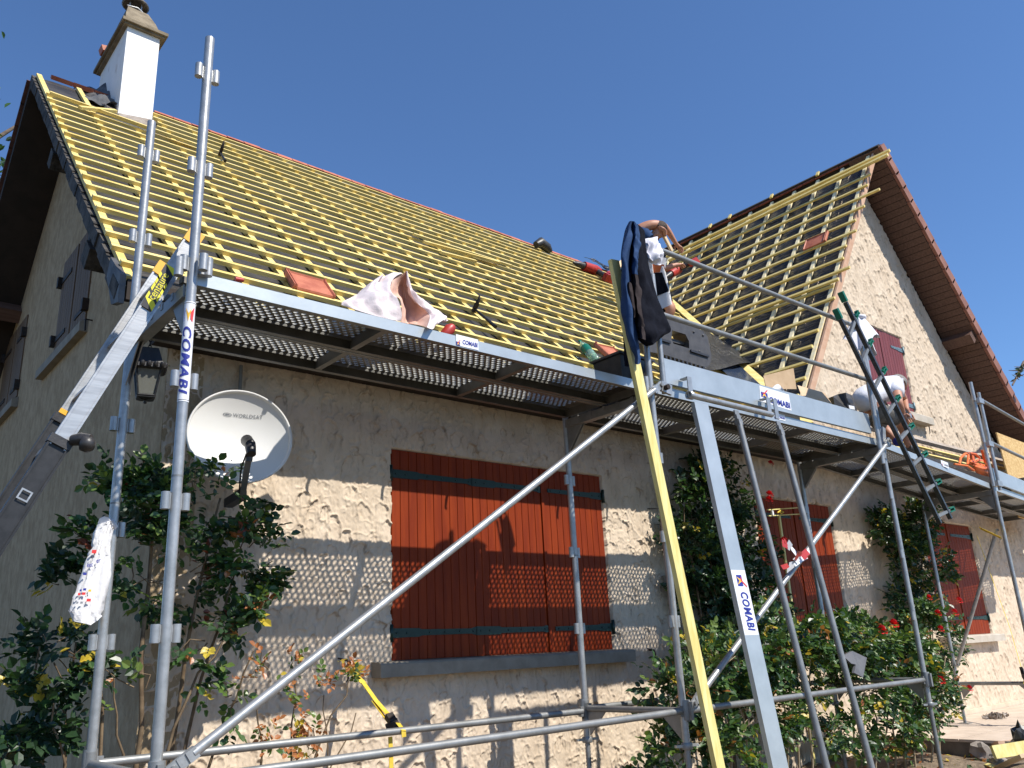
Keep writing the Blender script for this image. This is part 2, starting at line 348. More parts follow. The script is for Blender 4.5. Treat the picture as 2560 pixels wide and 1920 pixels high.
# ------------------------------------------------------------------ house
house = thing('house', 'rendered house with steep roof stripped to yellow battens and red shutters', 'house', (0, YW, -.86))
WINS = [(1.955, .350, 4.045, 1.760), (6.26, .350, 7.735, 1.765), (9.95, .300, 11.46, 1.745)]
def scallops(X, Z, x0, z0, dx, dz, n, seed, r0, r1, amp, sig):
    """trowel marks: inverted-U recesses pressed into the render, each with a raised crest along its edge"""
    H = np.zeros_like(X); D = np.zeros_like(X); g = np.random.default_rng(seed); nz, nx = X.shape
    for _ in range(n):
        cx = x0+g.random()*nx*dx; cz = z0+g.random()*nz*dz; r = r0+(r1-r0)*g.random()**1.3; L = r*(1.2+2.8*g.random()); A = amp*(.25+.85*g.random()**1.4)
        tilt = g.normal()*.20; sd = g.normal()*.5; el = .8+.6*g.random(); f1 = g.random()*6.28
        i0 = max(int((cx-2.2*r-x0)/dx), 0); i1 = min(int((cx+2.2*r-x0)/dx)+1, nx); j0 = max(int((cz-L-r-z0)/dz), 0); j1 = min(int((cz+2*r-z0)/dz)+1, nz)
        if i1 <= i0 or j1 <= j0: continue
        x = X[j0:j1, i0:i1]-cx; z = Z[j0:j1, i0:i1]-cz; x = x+tilt*z; up = z > 0
        rr = np.where(up, np.hypot(x, z/el), np.abs(x)); th = np.arctan2(z, x)
        wob = r*(1+.10*np.sin(3*th+f1)+.06*np.sin(7*th+2*f1)+.05*np.sin(z*90+f1)); d = rr-wob
        fade = np.where(up, 1.0, np.clip(1+z/L, 0, 1)); side = np.clip(.8+sd*np.sign(x)*np.minimum(np.abs(x)/r, 1), .05, 1.2)
        w = 1/(1+np.exp(np.clip(d/(sig*.38), -30, 30))); w = w*np.clip(fade*2, 0, 1)
        hl = H[j0:j1, i0:i1]; hl = hl*(1-w*.85)+(-.55*A*fade*side)*w+.65*A*fade*side*np.exp(-((d-sig*.7)/(sig*.8))**2)*(hl < .5*A)
        H[j0:j1, i0:i1] = hl
        dl = D[j0:j1, i0:i1]; dn_ = fade*np.clip(side, 0, 1)*np.exp(-((d+sig*.15)/(sig*.75))**2)*min(A/amp*1.2, 1); D[j0:j1, i0:i1] = np.maximum(dl*(1-.6*w), dn_)  # D: line of dirt and painted shade at the mark's edge
    return H, D
def relief(x0, x1, z0, z1, st, seed, ncell, r0, r1, amp, sig):
    xs = np.arange(x0, x1+st*.5, st); zs = np.arange(z0, z1+st*.5, st); X, Z = np.meshgrid(xs, zs)
    n = int((x1-x0)*(z1-z0)*ncell)
    H, D = scallops(X, Z, x0, z0, st, st, n, seed, r0, r1, amp, sig)
    rid = np.clip(1-np.abs(2*vnoise(X, Z, seed+5, .045, .075)-1)*5, 0, 1)**1.5*np.clip((vnoise(X, Z, seed+6, .11, .14)-.42)*5, 0, 1); H += .0085*rid
    rid = np.clip(1-np.abs(2*vnoise(X, Z, seed+7, .028, .05)-1)*4, 0, 1)*np.clip((vnoise(X, Z, seed+8, .08, .12)-.5)*5, 0, 1); H += .006*rid
    H += .008*(vnoise(X, Z, seed+1, .10, .22)-.5)+.004*(vnoise(X, Z, seed+2, .035, .05)-.5)+.0035*(vnoise(X, Z, seed+3, .014, .018)-.5)
    pit = vnoise(X, Z, seed+4, .022, .040); H -= .006*np.clip((pit-.74)/.2, 0, 1)
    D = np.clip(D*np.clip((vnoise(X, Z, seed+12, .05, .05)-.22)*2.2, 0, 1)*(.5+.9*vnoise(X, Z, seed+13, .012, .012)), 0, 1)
    return X, Z, H, D
def wall_patch(x0, x1, z0, z1, st, seed, ncell, r0, r1, amp, sig, wins, clip=None):
    X, Z, H, D = relief(x0, x1, z0, z1, st, seed, ncell, r0, r1, amp, sig)
    Y = YW-H; nz, nx = X.shape
    jag = .006*(vnoise(X, Z, seed+9, .03, .03)-.5)
    for (a, b, c, d) in wins:
        m = (X > a+jag) & (X < c+jag) & (Z > b+jag) & (Z < d+jag); Y = np.where(m, YW+.10, Y)
    idx = np.arange(nz*nx).reshape(nz, nx); q = np.stack([idx[:-1, :-1], idx[:-1, 1:], idx[1:, 1:], idx[1:, :-1]], -1).reshape(-1, 4)
    if clip is not None:
        cx = X[:-1, :-1].ravel()+st/2; cz = Z[:-1, :-1].ravel()+st/2; q = q[clip(cx, cz)]
    return np.stack([X, Y, Z], -1).reshape(-1, 3), q, D.ravel()
def quad_object(name, patches, m, parent):
    V = np.concatenate([p[0] for p in patches])-LOC[parent]; o = 0; Q = []
    for v, q, _d in patches: Q.append(q+o); o += len(v)
    Q = np.concatenate(Q); me = bpy.data.meshes.new(name); me.vertices.add(len(V)); me.vertices.foreach_set('co', V.ravel().astype(np.float32))
    me.loops.add(Q.size); me.loops.foreach_set('vertex_index', Q.ravel().astype(np.int32)); me.polygons.add(len(Q))
    me.polygons.foreach_set('loop_start', np.arange(0, Q.size, 4, dtype=np.int32)); me.polygons.foreach_set('use_smooth', np.ones(len(Q), bool))
    at_ = me.attributes.new('trowel_dirt_shade', 'FLOAT', 'POINT'); at_.data.foreach_set('value', np.concatenate([p[2] for p in patches]).astype(np.float32))
    me.materials.append(MATS[m]); me.update(calc_edges=True); me.validate()
    ob = bpy.data.objects.new(name, me); COL.objects.link(ob); ob.parent = parent; return ob
def in_gable(x, z):  # the wing's gable above the skirt roof
    return (z < np.minimum(7.08-1.418*np.abs(np.minimum(x-9.96, 0))-.12, 7.02-1.19*np.maximum(x-9.96, 0)-.16))
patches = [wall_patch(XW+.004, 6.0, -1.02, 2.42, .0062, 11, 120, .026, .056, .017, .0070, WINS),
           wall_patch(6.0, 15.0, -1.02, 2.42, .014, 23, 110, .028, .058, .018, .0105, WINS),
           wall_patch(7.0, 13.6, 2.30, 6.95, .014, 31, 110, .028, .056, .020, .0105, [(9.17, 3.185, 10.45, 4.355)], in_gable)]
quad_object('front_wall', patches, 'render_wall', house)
m = MB()   # left gable wall, up to the underside of both slopes
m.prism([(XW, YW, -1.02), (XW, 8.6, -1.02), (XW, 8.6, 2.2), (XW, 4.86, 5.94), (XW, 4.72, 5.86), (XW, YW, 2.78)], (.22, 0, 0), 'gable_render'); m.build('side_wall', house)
m = MB(); m.span((6.3, YW-.055, -.62), (15, YW-.006, -.565), 'render_wall'); m.build('plinth', house)

def shutter(x0, x1, z0, z1, y, m_, straps, mstrap, hinge_side, npl, tip, name='shutter'):
    mb = MB(); w = (x1-x0)/npl; g = .0035; pr = []
    for i in range(npl):
        a = x0+i*w; pr += [(a, y+.006), (a+g, y), (a+w-g, y), (a+w, y+.006)]
    pr += [(x1, y+.034), (x0, y+.034)]
    mb.prism([(px, py, z0) for px, py in pr], (0, 0, z1-z0), m_)
    leaf = mb.build(name, house, fix=True)
    for zc in straps:
        sm = MB(); s = 1 if hinge_side == 'l' else -1; xa = x0 if s > 0 else x1; xb = x1 if s > 0 else x0
        if tip: xb = xa+s*(abs(x1-x0)*tip)
        L = abs(xb-xa)
        prof = [(-.012, .030), (L*.30, .028), (L*.33, .020), (L*.93, .018), (L*.97, .026), (L*.999, .024)] if tip in (0, 1) else [(-.012, .030), (.12, .028), (.15, .021), (L, .015)]
        pts = [(xa+s*a, y-.007, zc+h) for a, h in prof]+[(xa+s*a, y-.007, zc-h) for a, h in prof[::-1]]
        sm.prism(pts if s > 0 else pts[::-1], (0, .006, 0), mstrap)
        if tip != 1: sm.tube((xa-s*.014, y-.012, zc-.055), (xa-s*.014, y-.012, zc+.055), .014, mstrap, 8)
        for a in [.03, .11]+[L*q for q in (.42, .6, .78, .95)]:
            sm.lathe((xa+s*a, y-.006, zc), (0, -1, 0), [(.0075, 0), (.006, .004), (.001, .006)], mstrap, 8)
        sm.build('hinge_strap', leaf, fix=True)
    return leaf
# big ground-floor window: a folding pair on the left, one leaf on the right
YS = YW+.018
zs = (.525, 1.585)
shutter(1.965, 2.664, .356, 1.755, YS, 'shutter', zs, 'strap_green', 'l', 10, 0)
shutter(2.667, 3.345, .356, 1.755, YS, 'shutter', zs, 'strap_green', 'l', 10, 1)
shutter(3.375, 4.038, .356, 1.755, YS, 'shutter', zs, 'strap_green', 'r', 10, .93)
mb = MB(); mb.span((3.347, YS-.012, .356), (3.373, YS+.02, 1.755), 'shutter'); mb.build('meeting_strip', house)
for (a, b, c) in ((6.27, 6.99, 7.725), (9.96, 10.695, 11.45)):
    z0, z1 = (.356, 1.758) if a < 8 else (.306, 1.738)
    shutter(a, b-.004, z0, z1, YS, 'shutter', (.51, 1.59), 'strap_green', 'l', 9, .9)
    shutter(b+.02, c, z0, z1, YS, 'shutter', (.51, 1.59), 'strap_green', 'r', 9, .9)
    mb = MB(); mb.span((b-.002, YS-.010, z0), (b+.018, YS+.02, z1), 'shutter'); mb.build('meeting_strip', house)
shutter(9.18, 9.795, 3.19, 4.35, YS, 'shutter_plum', (3.34, 4.16), 'iron_blue', 'l', 8, .55)
shutter(9.82, 10.44, 3.19, 4.35, YS, 'shutter_plum', (3.34, 4.16), 'iron_blue', 'r', 8, .55)
def sill(x0, x1, z0, z1, dep, m_):
    mb = MB(); mb.prism([(x0, YW+.05, z0), (x0, YW-dep, z0), (x0, YW-dep, z1-.012), (x0, YW-dep+.012, z1), (x0, YW+.05, z1+.01)], (x1-x0, 0, 0), m_); mb.build('window_sill', house, fix=True)
sill(1.80, 4.16, .256, .345, .11, 'sill'); sill(6.12, 7.86, .256, .345, .11, 'sill'); sill(9.82, 11.58, .205, .295, .11, 'sill_pale'); sill(8.98, 10.66, 3.07, 3.178, .13, 'sill_pale')
# gable windows on the left wall
def side_shutter(y0, y1, z0, z1):
    mid = (y0+y1)/2
    for a, b in ((y0, mid-.02), (mid+.02, y1)):
        mb = MB(); n = 6; w = (b-a)/n
        for i in range(n): mb.span((XW-.012, a+i*w+.003, z0), (XW+.02, a+(i+1)*w-.003, z1), 'shutter_brown')
        lf = mb.build('shutter', house)
        for zc in (z0+.12, z1-.2):
            e = b if b == y1 else a; s = 1 if b == y1 else -1
            sm = MB(); sm.span((XW-.02, min(e, e-s*.35), zc-.02), (XW-.0125, max(e, e-s*.35), zc+.02), 'iron'); sm.span((XW-.05, e-.02, zc-.05), (XW, e+.03, zc+.05), 'iron'); sm.build('hinge_strap', lf)
    mb = MB(); mb.prism([(XW+.02, y0-.06, z0-.13), (XW-.06, y0-.06, z0-.13), (XW-.06, y0-.06, z0-.05), (XW+.02, y0-.06, z0-.01)], (0, y1-y0+.45, 0), 'sill'); mb.build('window_sill', house, fix=True)
p = lambda u, v: onX(u, v, XW)
side_shutter(3.55, 4.56, 3.07, 3.96); side_shutter(6.02, 7.02, 3.07, 3.96)
# iron shutter stops on the walls
def stop(x, y, z, s=1):
    mb = MB(); mb.path([(x, y+.03, z), (x, y-.05, z), (x+.004, y-.055, z-.03), (x+.006, y-.05, z-.11), (x-.004, y-.045, z-.13)], [.006, .007, .008, .006, .003], 'iron', 7)
    mb.path([(x-.055*s, y-.03, z+.012), (x, y-.045, z)], .006, 'iron', 6); mb.build('shutter_stop', house)
q = onY(1280+.2893*1210, 1440+.2893*640, 1.47); stop(q[0], 1.5, q[2])
q = onY(640+.2893*790, 1440+.2893*770, 1.45)
stop(q[0], 1.5, q[2]+.03)
q = onY(2200+.1628*740, 1000+.1628*380, 1.45); stop(q[0], 1.5, q[2])
q = onX(0+.2893*800, 480+.2893*1110, XW); mb = MB(); mb.path([q+[.02,0,0], q+[-.05,0,0], q+[-.05,-.02,-.10]], .007, 'iron', 6); mb.build('shutter_stop', house)
q = onY(1280+.2893*1250, 960+.2893*1080, 1.47); mb = MB(); mb.path([q+[-.1,.02,.0], q+[0,-.02,0]], .004, 'iron', 6); mb.build('wall_hook', house)
mb = MB(); q0 = onY(400+.2893*712, 660+.2893*790, 1.46); mb.tube((q0[0], 1.47, 2.15), (q0[0], 1.47, 1.60), .012, 'conduit', 8); mb.build('cable_conduit', house)

# ---- main roof
roof = MB()
def under1(u0, u1, s0, s1, nu, nv, seed, h0=-.068):
    def f(a, b):
        x = u0+(u1-u0)*a; s = s0+(s1-s0)*b
        y = .93+s*S1[1]; x = min(x, valley_x(y)+.05)
        n = float(vnoise(np.array([x]), np.array([s]), seed, .16, .07)[0])
        return main_pt(x, s, h0+.016*(n-.5))
    roof.grid(f, nu, nv, 'underlay')
SR = (4.80-.93)/S1[1]
under1(-.01, 9.4, -.02, SR, 190, 60, 41)
under1(7.0, 15.0, -.02, .80, 100, 8, 42)
RF = roof.build('roof', house)
def chunk(p0, p1, w, h, up, m_, par, name='batten'):
    mb = MB(); mb.bar(p0, p1, w, h, up, m_); return mb.build(name, par)
NB = 23
for k in range(NB):
    s = .148+.2305*k; y = .93+s*S1[1]; xe = valley_x(y)-.10-.05*random.random()
    jit = random.uniform(-.004, .004)
    if k < 19: spans = [(-.03+random.uniform(-.012, .012), xe)]
    elif k == 19: spans = [(.98, xe)]
    else: spans = [(1.03, xe)]
    for a, b in spans:
        chunk(main_pt(a, s+jit, -.016), main_pt(b, s+jit+random.uniform(-.006, .006), -.016), .037, .028, N1, 'batten', RF)
xs_ = [0.005]+[.365*k for k in range(1, 26)]
for k, x in enumerate(xs_):
    smax = SR-.03
    # stop at the valley
    if x > valley_x(.93): smin = ((x-7.09)*TW+3.02-2.36)/TP/S1[1]+.16
    else: smin = 0.0
    if smin > smax-.1: continue
    segs = [(smin, smax)]
    if .6 < x < 1.0: segs = [(smin, 4.05)]
    for a, b in segs: chunk(main_pt(x, a, -.045), main_pt(x, b, -.045), .045, .029, N1, 'batten', RF, 'counter_batten')
# skirt roof below the gable window
for k in range(3):
    s = .15+.23*k
    chunk(main_pt(8.6, s, -.016), main_pt(14.8, s, -.016), .037, .028, N1, 'batten', RF)
mb = MB(); mb.bar(main_pt(8.0, .60, -.0), main_pt(14.8, .66, 0), .10, .05, N1, 'mortar'); mb.build('flashing', RF)
# verge on the left: dark old edge tiles and board
vm = MB()
rs = np.random.default_rng(3)
nv = 34
for i in range(nv):
    s0 = -.05+i*(SR+.1)/nv; s1 = s0+(SR+.1)/nv*1.06; d = .085+.020*rs.random(); o = rs.normal()*.003
    vm.prism([main_pt(-.045+o, s0, -.070), main_pt(-.045+o, s1, -.078), main_pt(-.045+o, s1, -.078-d*.92), main_pt(-.045+o, s0, -.070-d)], (.075, 0, 0), 'old_board')
vm.build('verge_board', RF, fix=True)
# eave: fascia, gutterless nibs and boarded soffit
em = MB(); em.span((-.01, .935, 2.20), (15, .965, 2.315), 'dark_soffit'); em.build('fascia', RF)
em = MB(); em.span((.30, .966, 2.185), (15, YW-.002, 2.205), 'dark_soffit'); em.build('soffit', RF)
em = MB()
for i in range(13):
    x = .45+i*.55; em.path([(x, .94, 2.26), (x-.01, .885, 2.235), (x-.015, .875, 2.19), (x-.015, .90, 2.15)], [.012, .012, .010, .006], 'iron', 6)
em.build('gutter_bracket', RF)
em = MB(); em.prism([(-.05, .930, 2.33), (-.05, 1.16, 2.52), (-.05, 1.20, 2.42), (-.05, 1.05, 2.20), (-.05, .930, 2.17)], (.03, 0, 0), 'lead'); em.build('eave_end', RF)
# back slope: dark boarded underside, tiles on top
bs = MB(); YB0, ZB0 = 4.96, 6.0
def back(x, t, h=0): return np.array([x, YB0+t*.72, ZB0-t*.70]) + np.array([0, .697, .717])*h
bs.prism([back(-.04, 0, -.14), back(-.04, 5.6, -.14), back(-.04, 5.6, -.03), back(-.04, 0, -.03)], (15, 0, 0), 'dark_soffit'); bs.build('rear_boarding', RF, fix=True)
bt = MB()
for i in range(24):
    t = i*.235; bt.prism([back(-.07, t, -.02), back(-.07, t+.25, -.02), back(-.07, t+.25, .022), back(-.07, t, .004)], (.30, 0, 0), 'tile_old')
bt.build('rear_edge_tiles', RF, fix=True)
bm_ = MB(); bm_.prism([back(-.01, 2.35, -.15), back(-.01, 2.50, -.15), back(-.01, 2.50, -.30), back(-.01, 2.35, -.30)], (.42, 0, 0), 'soffit'); bm_.build('purlin', RF)
bm_ = MB(); bm_.prism([main_pt(-.01, 1.0, -.26), main_pt(-.01, 1.16, -.26), main_pt(-.01, 1.16, -.40), main_pt(-.01, 1.0, -.40)], (.42, 0, 0), 'old_board'); bm_.build('purlin', RF)
bm_ = MB(); bm_.prism([main_pt(-.01, 3.2, -.26), main_pt(-.01, 3.36, -.26), main_pt(-.01, 3.36, -.40), main_pt(-.01, 3.2, -.40)], (.42, 0, 0), 'old_board'); bm_.build('purlin', RF)
# ridge: a thin line of red tile edges showing over the top
for part in (0, 1):
    rt = MB()
    for i in range(46):
        x = .12+i*.2
        if .55 < x < 1.02 or (x < .8) != (part == 0): continue
        if x > 8.2: break
        lo_ = -.02 if x < .55 else 0
        rt.prism([main_pt(x, SR+.02, -.05), main_pt(x, SR+.09, -.05), main_pt(x, SR+.09, -.008+lo_+.010*rs.random()), main_pt(x, SR+.02, -.012+.01*rs.random())], (.192, 0, 0), 'tile')
    rt.build('ridge_edge_tiles', RF, fix=True)
# chimney
cb = onP(.2893*1010, .2893*960, A1, N1); ch = MB()
CX0, CX1, CY0, CY1 = .665, .985, 4.42, 5.36; ZC = 6.655
ch.span((CX0, CY0, 5.40), (CX1, CY1, ZC), 'white_render'); CH = ch.build('chimney', house)
ch = MB(); cx, cy = (CX0+CX1)/2, (CY0+CY1)/2; e = .065
for (z0, z1, ee) in ((ZC-.002, ZC+.020, e*.6), (ZC+.020, ZC+.055, e)):
    ch.span((CX0-ee, CY0-ee, z0), (CX1+ee, CY1+ee, z1), 'cap_stone')
def ringz(z, ax, ay): return [np.array([cx+sx*ax, cy+sy*ay, z]) for sx, sy in ((-1,-1),(1,-1),(1,1),(-1,1))]
ch.loft([ringz(ZC+.056, .185, .45), ringz(ZC+.30, .150, .30), ringz(ZC+.50, .105, .16), ringz(ZC+.535, .095, .12)], 'cap_stone', smooth=False); ch.build('cap', CH, fix=True)
cw = MB(); zt = ZC+.525
cw.lathe((cx, cy-.02, zt-.005), (0,0,1), [(.085,0), (.085,.03)], 'cowl', 18)
for k in range(4):
    a = k*math.pi/2+.6; cw.bar((cx+.075*math.cos(a), cy-.02+.075*math.sin(a), zt), (cx+.085*math.cos(a), cy-.02+.085*math.sin(a), zt+.13), .018, .004, (math.cos(a), math.sin(a), 0), 'galv')
cw.lathe((cx, cy-.02, zt+.13), (0,0,1), [(.125,-.012), (.140,0), (.136,.012), (.08,.032), (.001,.036)], 'cowl', 22)
cw.path([(cx-.1, cy-.1, zt+.03), (cx, cy-.12, zt+.035), (cx+.09, cy-.09, zt+.01)], .010, 'galv', 6); cw.build('cowl', CH)
cw = MB(); cw.obox((CX0-.06, CY1-.30, ZC+.085), (.03,0,.006), (0,.06,0), (-.01,0,.03), 'tile'); cw.build('loose_tile', CH)
fl = MB()
def flash(a, b):
    x = .36+.30*a; y = 4.46+.60*b; z = main_z(y)-.09+.10*a**2+.03*math.sin(9*a+5*b)+.03*math.sin(17*b+a*3)
    return (x, y, z)
fl.grid(flash, 14, 18, 'lead'); fl.path([(.40, 5.02, 6.10), (.52, 5.02, 6.08), (.66, 5.0, 6.10)], [.05, .045, .05], 'lead', 10); fl.build('flashing', CH)
fl = MB(); rs2 = np.random.default_rng(8)
fl.prism([(CX0-.03, CY0-.05, 5.47), (CX1+.01, CY0-.05, 5.47), (CX1+.005, CY0-.02, 5.66), (CX0-.02, CY0-.02, 5.60)], (0, .06, 0), 'mortar')
for i in range(5): fl.obox((CX0-.05-.03*rs2.random(), CY0+.05+.12*i, 5.60+.10*i), (.06,0,.02*rs2.normal()), (0,.075,.06), (0,-.03,.05), 'mortar')
fl.build('mortar_fillet', CH, fix=True)
# ---- wing roof (faces left)
wr = MB()
def under2(a, b):
    y = 1.20+(5.2-1.20)*a; x = 6.60+(9.94-6.60)*b
    x = max(x, valley_x(max(y, .95))+.02) if y < 5 else x
    x = min(x, 9.94)
    n = float(vnoise(np.array([y]), np.array([x]), 51, .30, .05)[0]); n2 = float(vnoise(np.array([y]), np.array([x]), 52, .12, .12)[0])
    return wing_pt(y, x, -.075+.022*(n-.5)+.012*(n2-.5))
wr.grid(under2, 90, 90, 'underlay_wing'); WR = wr.build('wing_roof', house)
ends = [.84+.25, 1.09, .88, 1.05, 1.13, 1.08, 1.17, 1.16, 1.03, 1.2, 1.13, 1.26, 1.24]
for k in range(20):
    x = 9.53-.158*k
    if k == 0: pass
    z = wing_z(x); yv = .93+(z-2.36)/TP
    y0 = ends[k] if k < len(ends) else 1.25+random.uniform(-.05, .04)
    if yv < y0+.15: break
    chunk(wing_pt(y0, x, -.016), wing_pt(min(yv-.05, 5.0)-random.uniform(0, .10), x+random.uniform(-.004, .004), -.016), .037, .028, N2, 'batten_wing', WR)
for k in range(11):
    y = 1.235+.402*k
    z = main_z(y); xv = 7.09+(z-3.02)/TW+.10
    if y < 1.4: xv = 6.75
    if xv > 9.7: break
    chunk(wing_pt(y, xv, -.046), wing_pt(y, 9.90, -.046), .050, .030, N2, 'counter_sunlit', WR, 'counter_batten')
chunk(wing_pt(1.165, 6.72, -.075), wing_pt(1.165, 9.93, -.075), .028, .085, N2, 'pink_board', WR, 'verge_board')
mb = MB()   # valley board lying in the angle of the two roofs
def vpt(y, h=0): return np.array([valley_x(y), y, main_z(y)+h])
mb.bar(vpt(1.0, .03), vpt(4.4, .03), .10, .024, nrm(N1+N2), 'batten_wing'); mb.build('valley_board', WR)
def on_main(c, h, amp, seed, m_, nm, nu=14, nv=14):
    P_ = [onP(u, v, A1+N1*h, N1) for u, v in c]; ph = np.random.default_rng(seed).random(3)*6; mb = MB()
    mb.grid(lambda a, b: (P_[0]*(1-a)+P_[1]*a)*(1-b)+(P_[3]*(1-a)+P_[2]*a)*b+N1*amp*(math.sin(7*a+4*b+ph[0])+.7*math.sin(13*b-5*a+ph[1])), nu, nv, m_); mb.build(nm, WR)
on_main([(1786, 905), (1834, 900), (1908, 968), (1838, 958)], .03, .0015, 4, 'zinc_sky', 'valley_sheet')
on_main([(1735, 820), (1792, 838), (1884, 908), (1752, 926)], .07, .014, 5, 'underlay_wing', 'loose_underlay')
mb = MB()
for i in range(20):
    y = 1.3+i*.2; mb.prism([wing_pt(y, 9.92, -.03), wing_pt(y, 9.965, -.03), wing_pt(y, 9.965, -.004+.010*rs.random()), wing_pt(y, 9.92, -.016+.01*rs.random())], (0, .19, 0), 'tile_dark')
mb.build('ridge_edge_tiles', WR, fix=True)
mb = MB()
for y in (2.02, 2.83, 3.63, 4.03): mb.obox(wing_pt(y, 9.94, .03), S2*.05, (0,.022,0), N2*.012, 'batten_wing')
mb.build('counter_batten_end', WR)
# right slope of the wing: tile verge, boarded soffit
RS = nrm(np.array([3.55, 0, -4.06])); RN = np.array([4.06, 0, 3.55]); RN = nrm(RN); PK = np.array([9.99, 0, 7.13])
def rgt(t, y, h=0): return PK+RS*t+np.array([0, y, 0])+RN*h
vm = MB()
for i in range(24):
    t = .02+i*.232
    vm.prism([rgt(t, 1.02, -.13), rgt(t+.262, 1.02, -.115), rgt(t+.262, 1.02, .055), rgt(t+.01, 1.02, .028)], (0, .045, 0), 'verge_tile')
    vm.prism([rgt(t, 1.066, .012), rgt(t+.262, 1.066, .03), rgt(t+.262, 1.066, .058), rgt(t+.01, 1.066, .03)], (0, .26, 0), 'verge_tile')
vm.build('verge_tiles', WR, fix=True)
sf = MB()
for i in range(52):
    t = .03+i*.105; sf.prism([rgt(t, 1.068, -.135), rgt(t+.097, 1.068, -.135), rgt(t+.097, 1.068, -.115), rgt(t, 1.068, -.115)], (0, .46, 0), 'soffit')
    sf.prism([rgt(t+.096, 1.068, -.126), rgt(t+.106, 1.068, -.126), rgt(t+.106, 1.068, -.112), rgt(t+.096, 1.068, -.112)], (0, .46, 0), 'dark_soffit')
sf.build('soffit', WR, fix=True)
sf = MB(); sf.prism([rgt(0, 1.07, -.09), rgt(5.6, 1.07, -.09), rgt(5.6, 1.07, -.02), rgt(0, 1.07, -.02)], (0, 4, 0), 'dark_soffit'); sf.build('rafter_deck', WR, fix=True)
sf = MB(); sf.prism([rgt(3.15, 1.08, -.15), rgt(3.31, 1.08, -.15), rgt(3.31, 1.08, -.29), rgt(3.15, 1.08, -.29)], (0, .45, 0), 'soffit'); sf.build('purlin', WR)

# ------------------------------------------------------------------ scaffold
YI = .815
PX = [0.0, 2.987, 6.047, 9.09]; PZ = [0, 0, 0, -.085]; PY = [0, 0, 0, .25]   # the third bay turns slightly towards the wall
scaf = thing('scaffold', 'galvanised tube scaffold with perforated steel deck along the house front', 'scaffold', (3.0, .4, -.85))
def lugs(par, x, y, z, t=.0, only=None):
    mb = MB(); c, s = math.cos(t), math.sin(t)
    for d in (-1, 1):
        if only and d != only: continue
        ex = x+c*d*.041; ey = y+s*d*.041
        mb.tube((ex, ey, z-.034), (ex, ey, z+.034), .0175, 'galv', 12); mb.bar((x+c*d*.015, y+s*d*.015, z), (ex, ey, z), .008, .062, (0,0,1), 'galv')
    mb.build('wedge_socket', par)
def post(x, y, z0, z1, zl, join=(), t=0.0):
    mb = MB(); mb.tube((x, y, z0), (x, y, z1), .0215, 'galv', 20)
    for zj in join: mb.tube((x, y, zj-.004), (x, y, zj+.004), .0222, 'galv_dull', 20)
    o = mb.build('post', scaf)
    for z in zl: lugs(o, x, y, z, t)
    return o
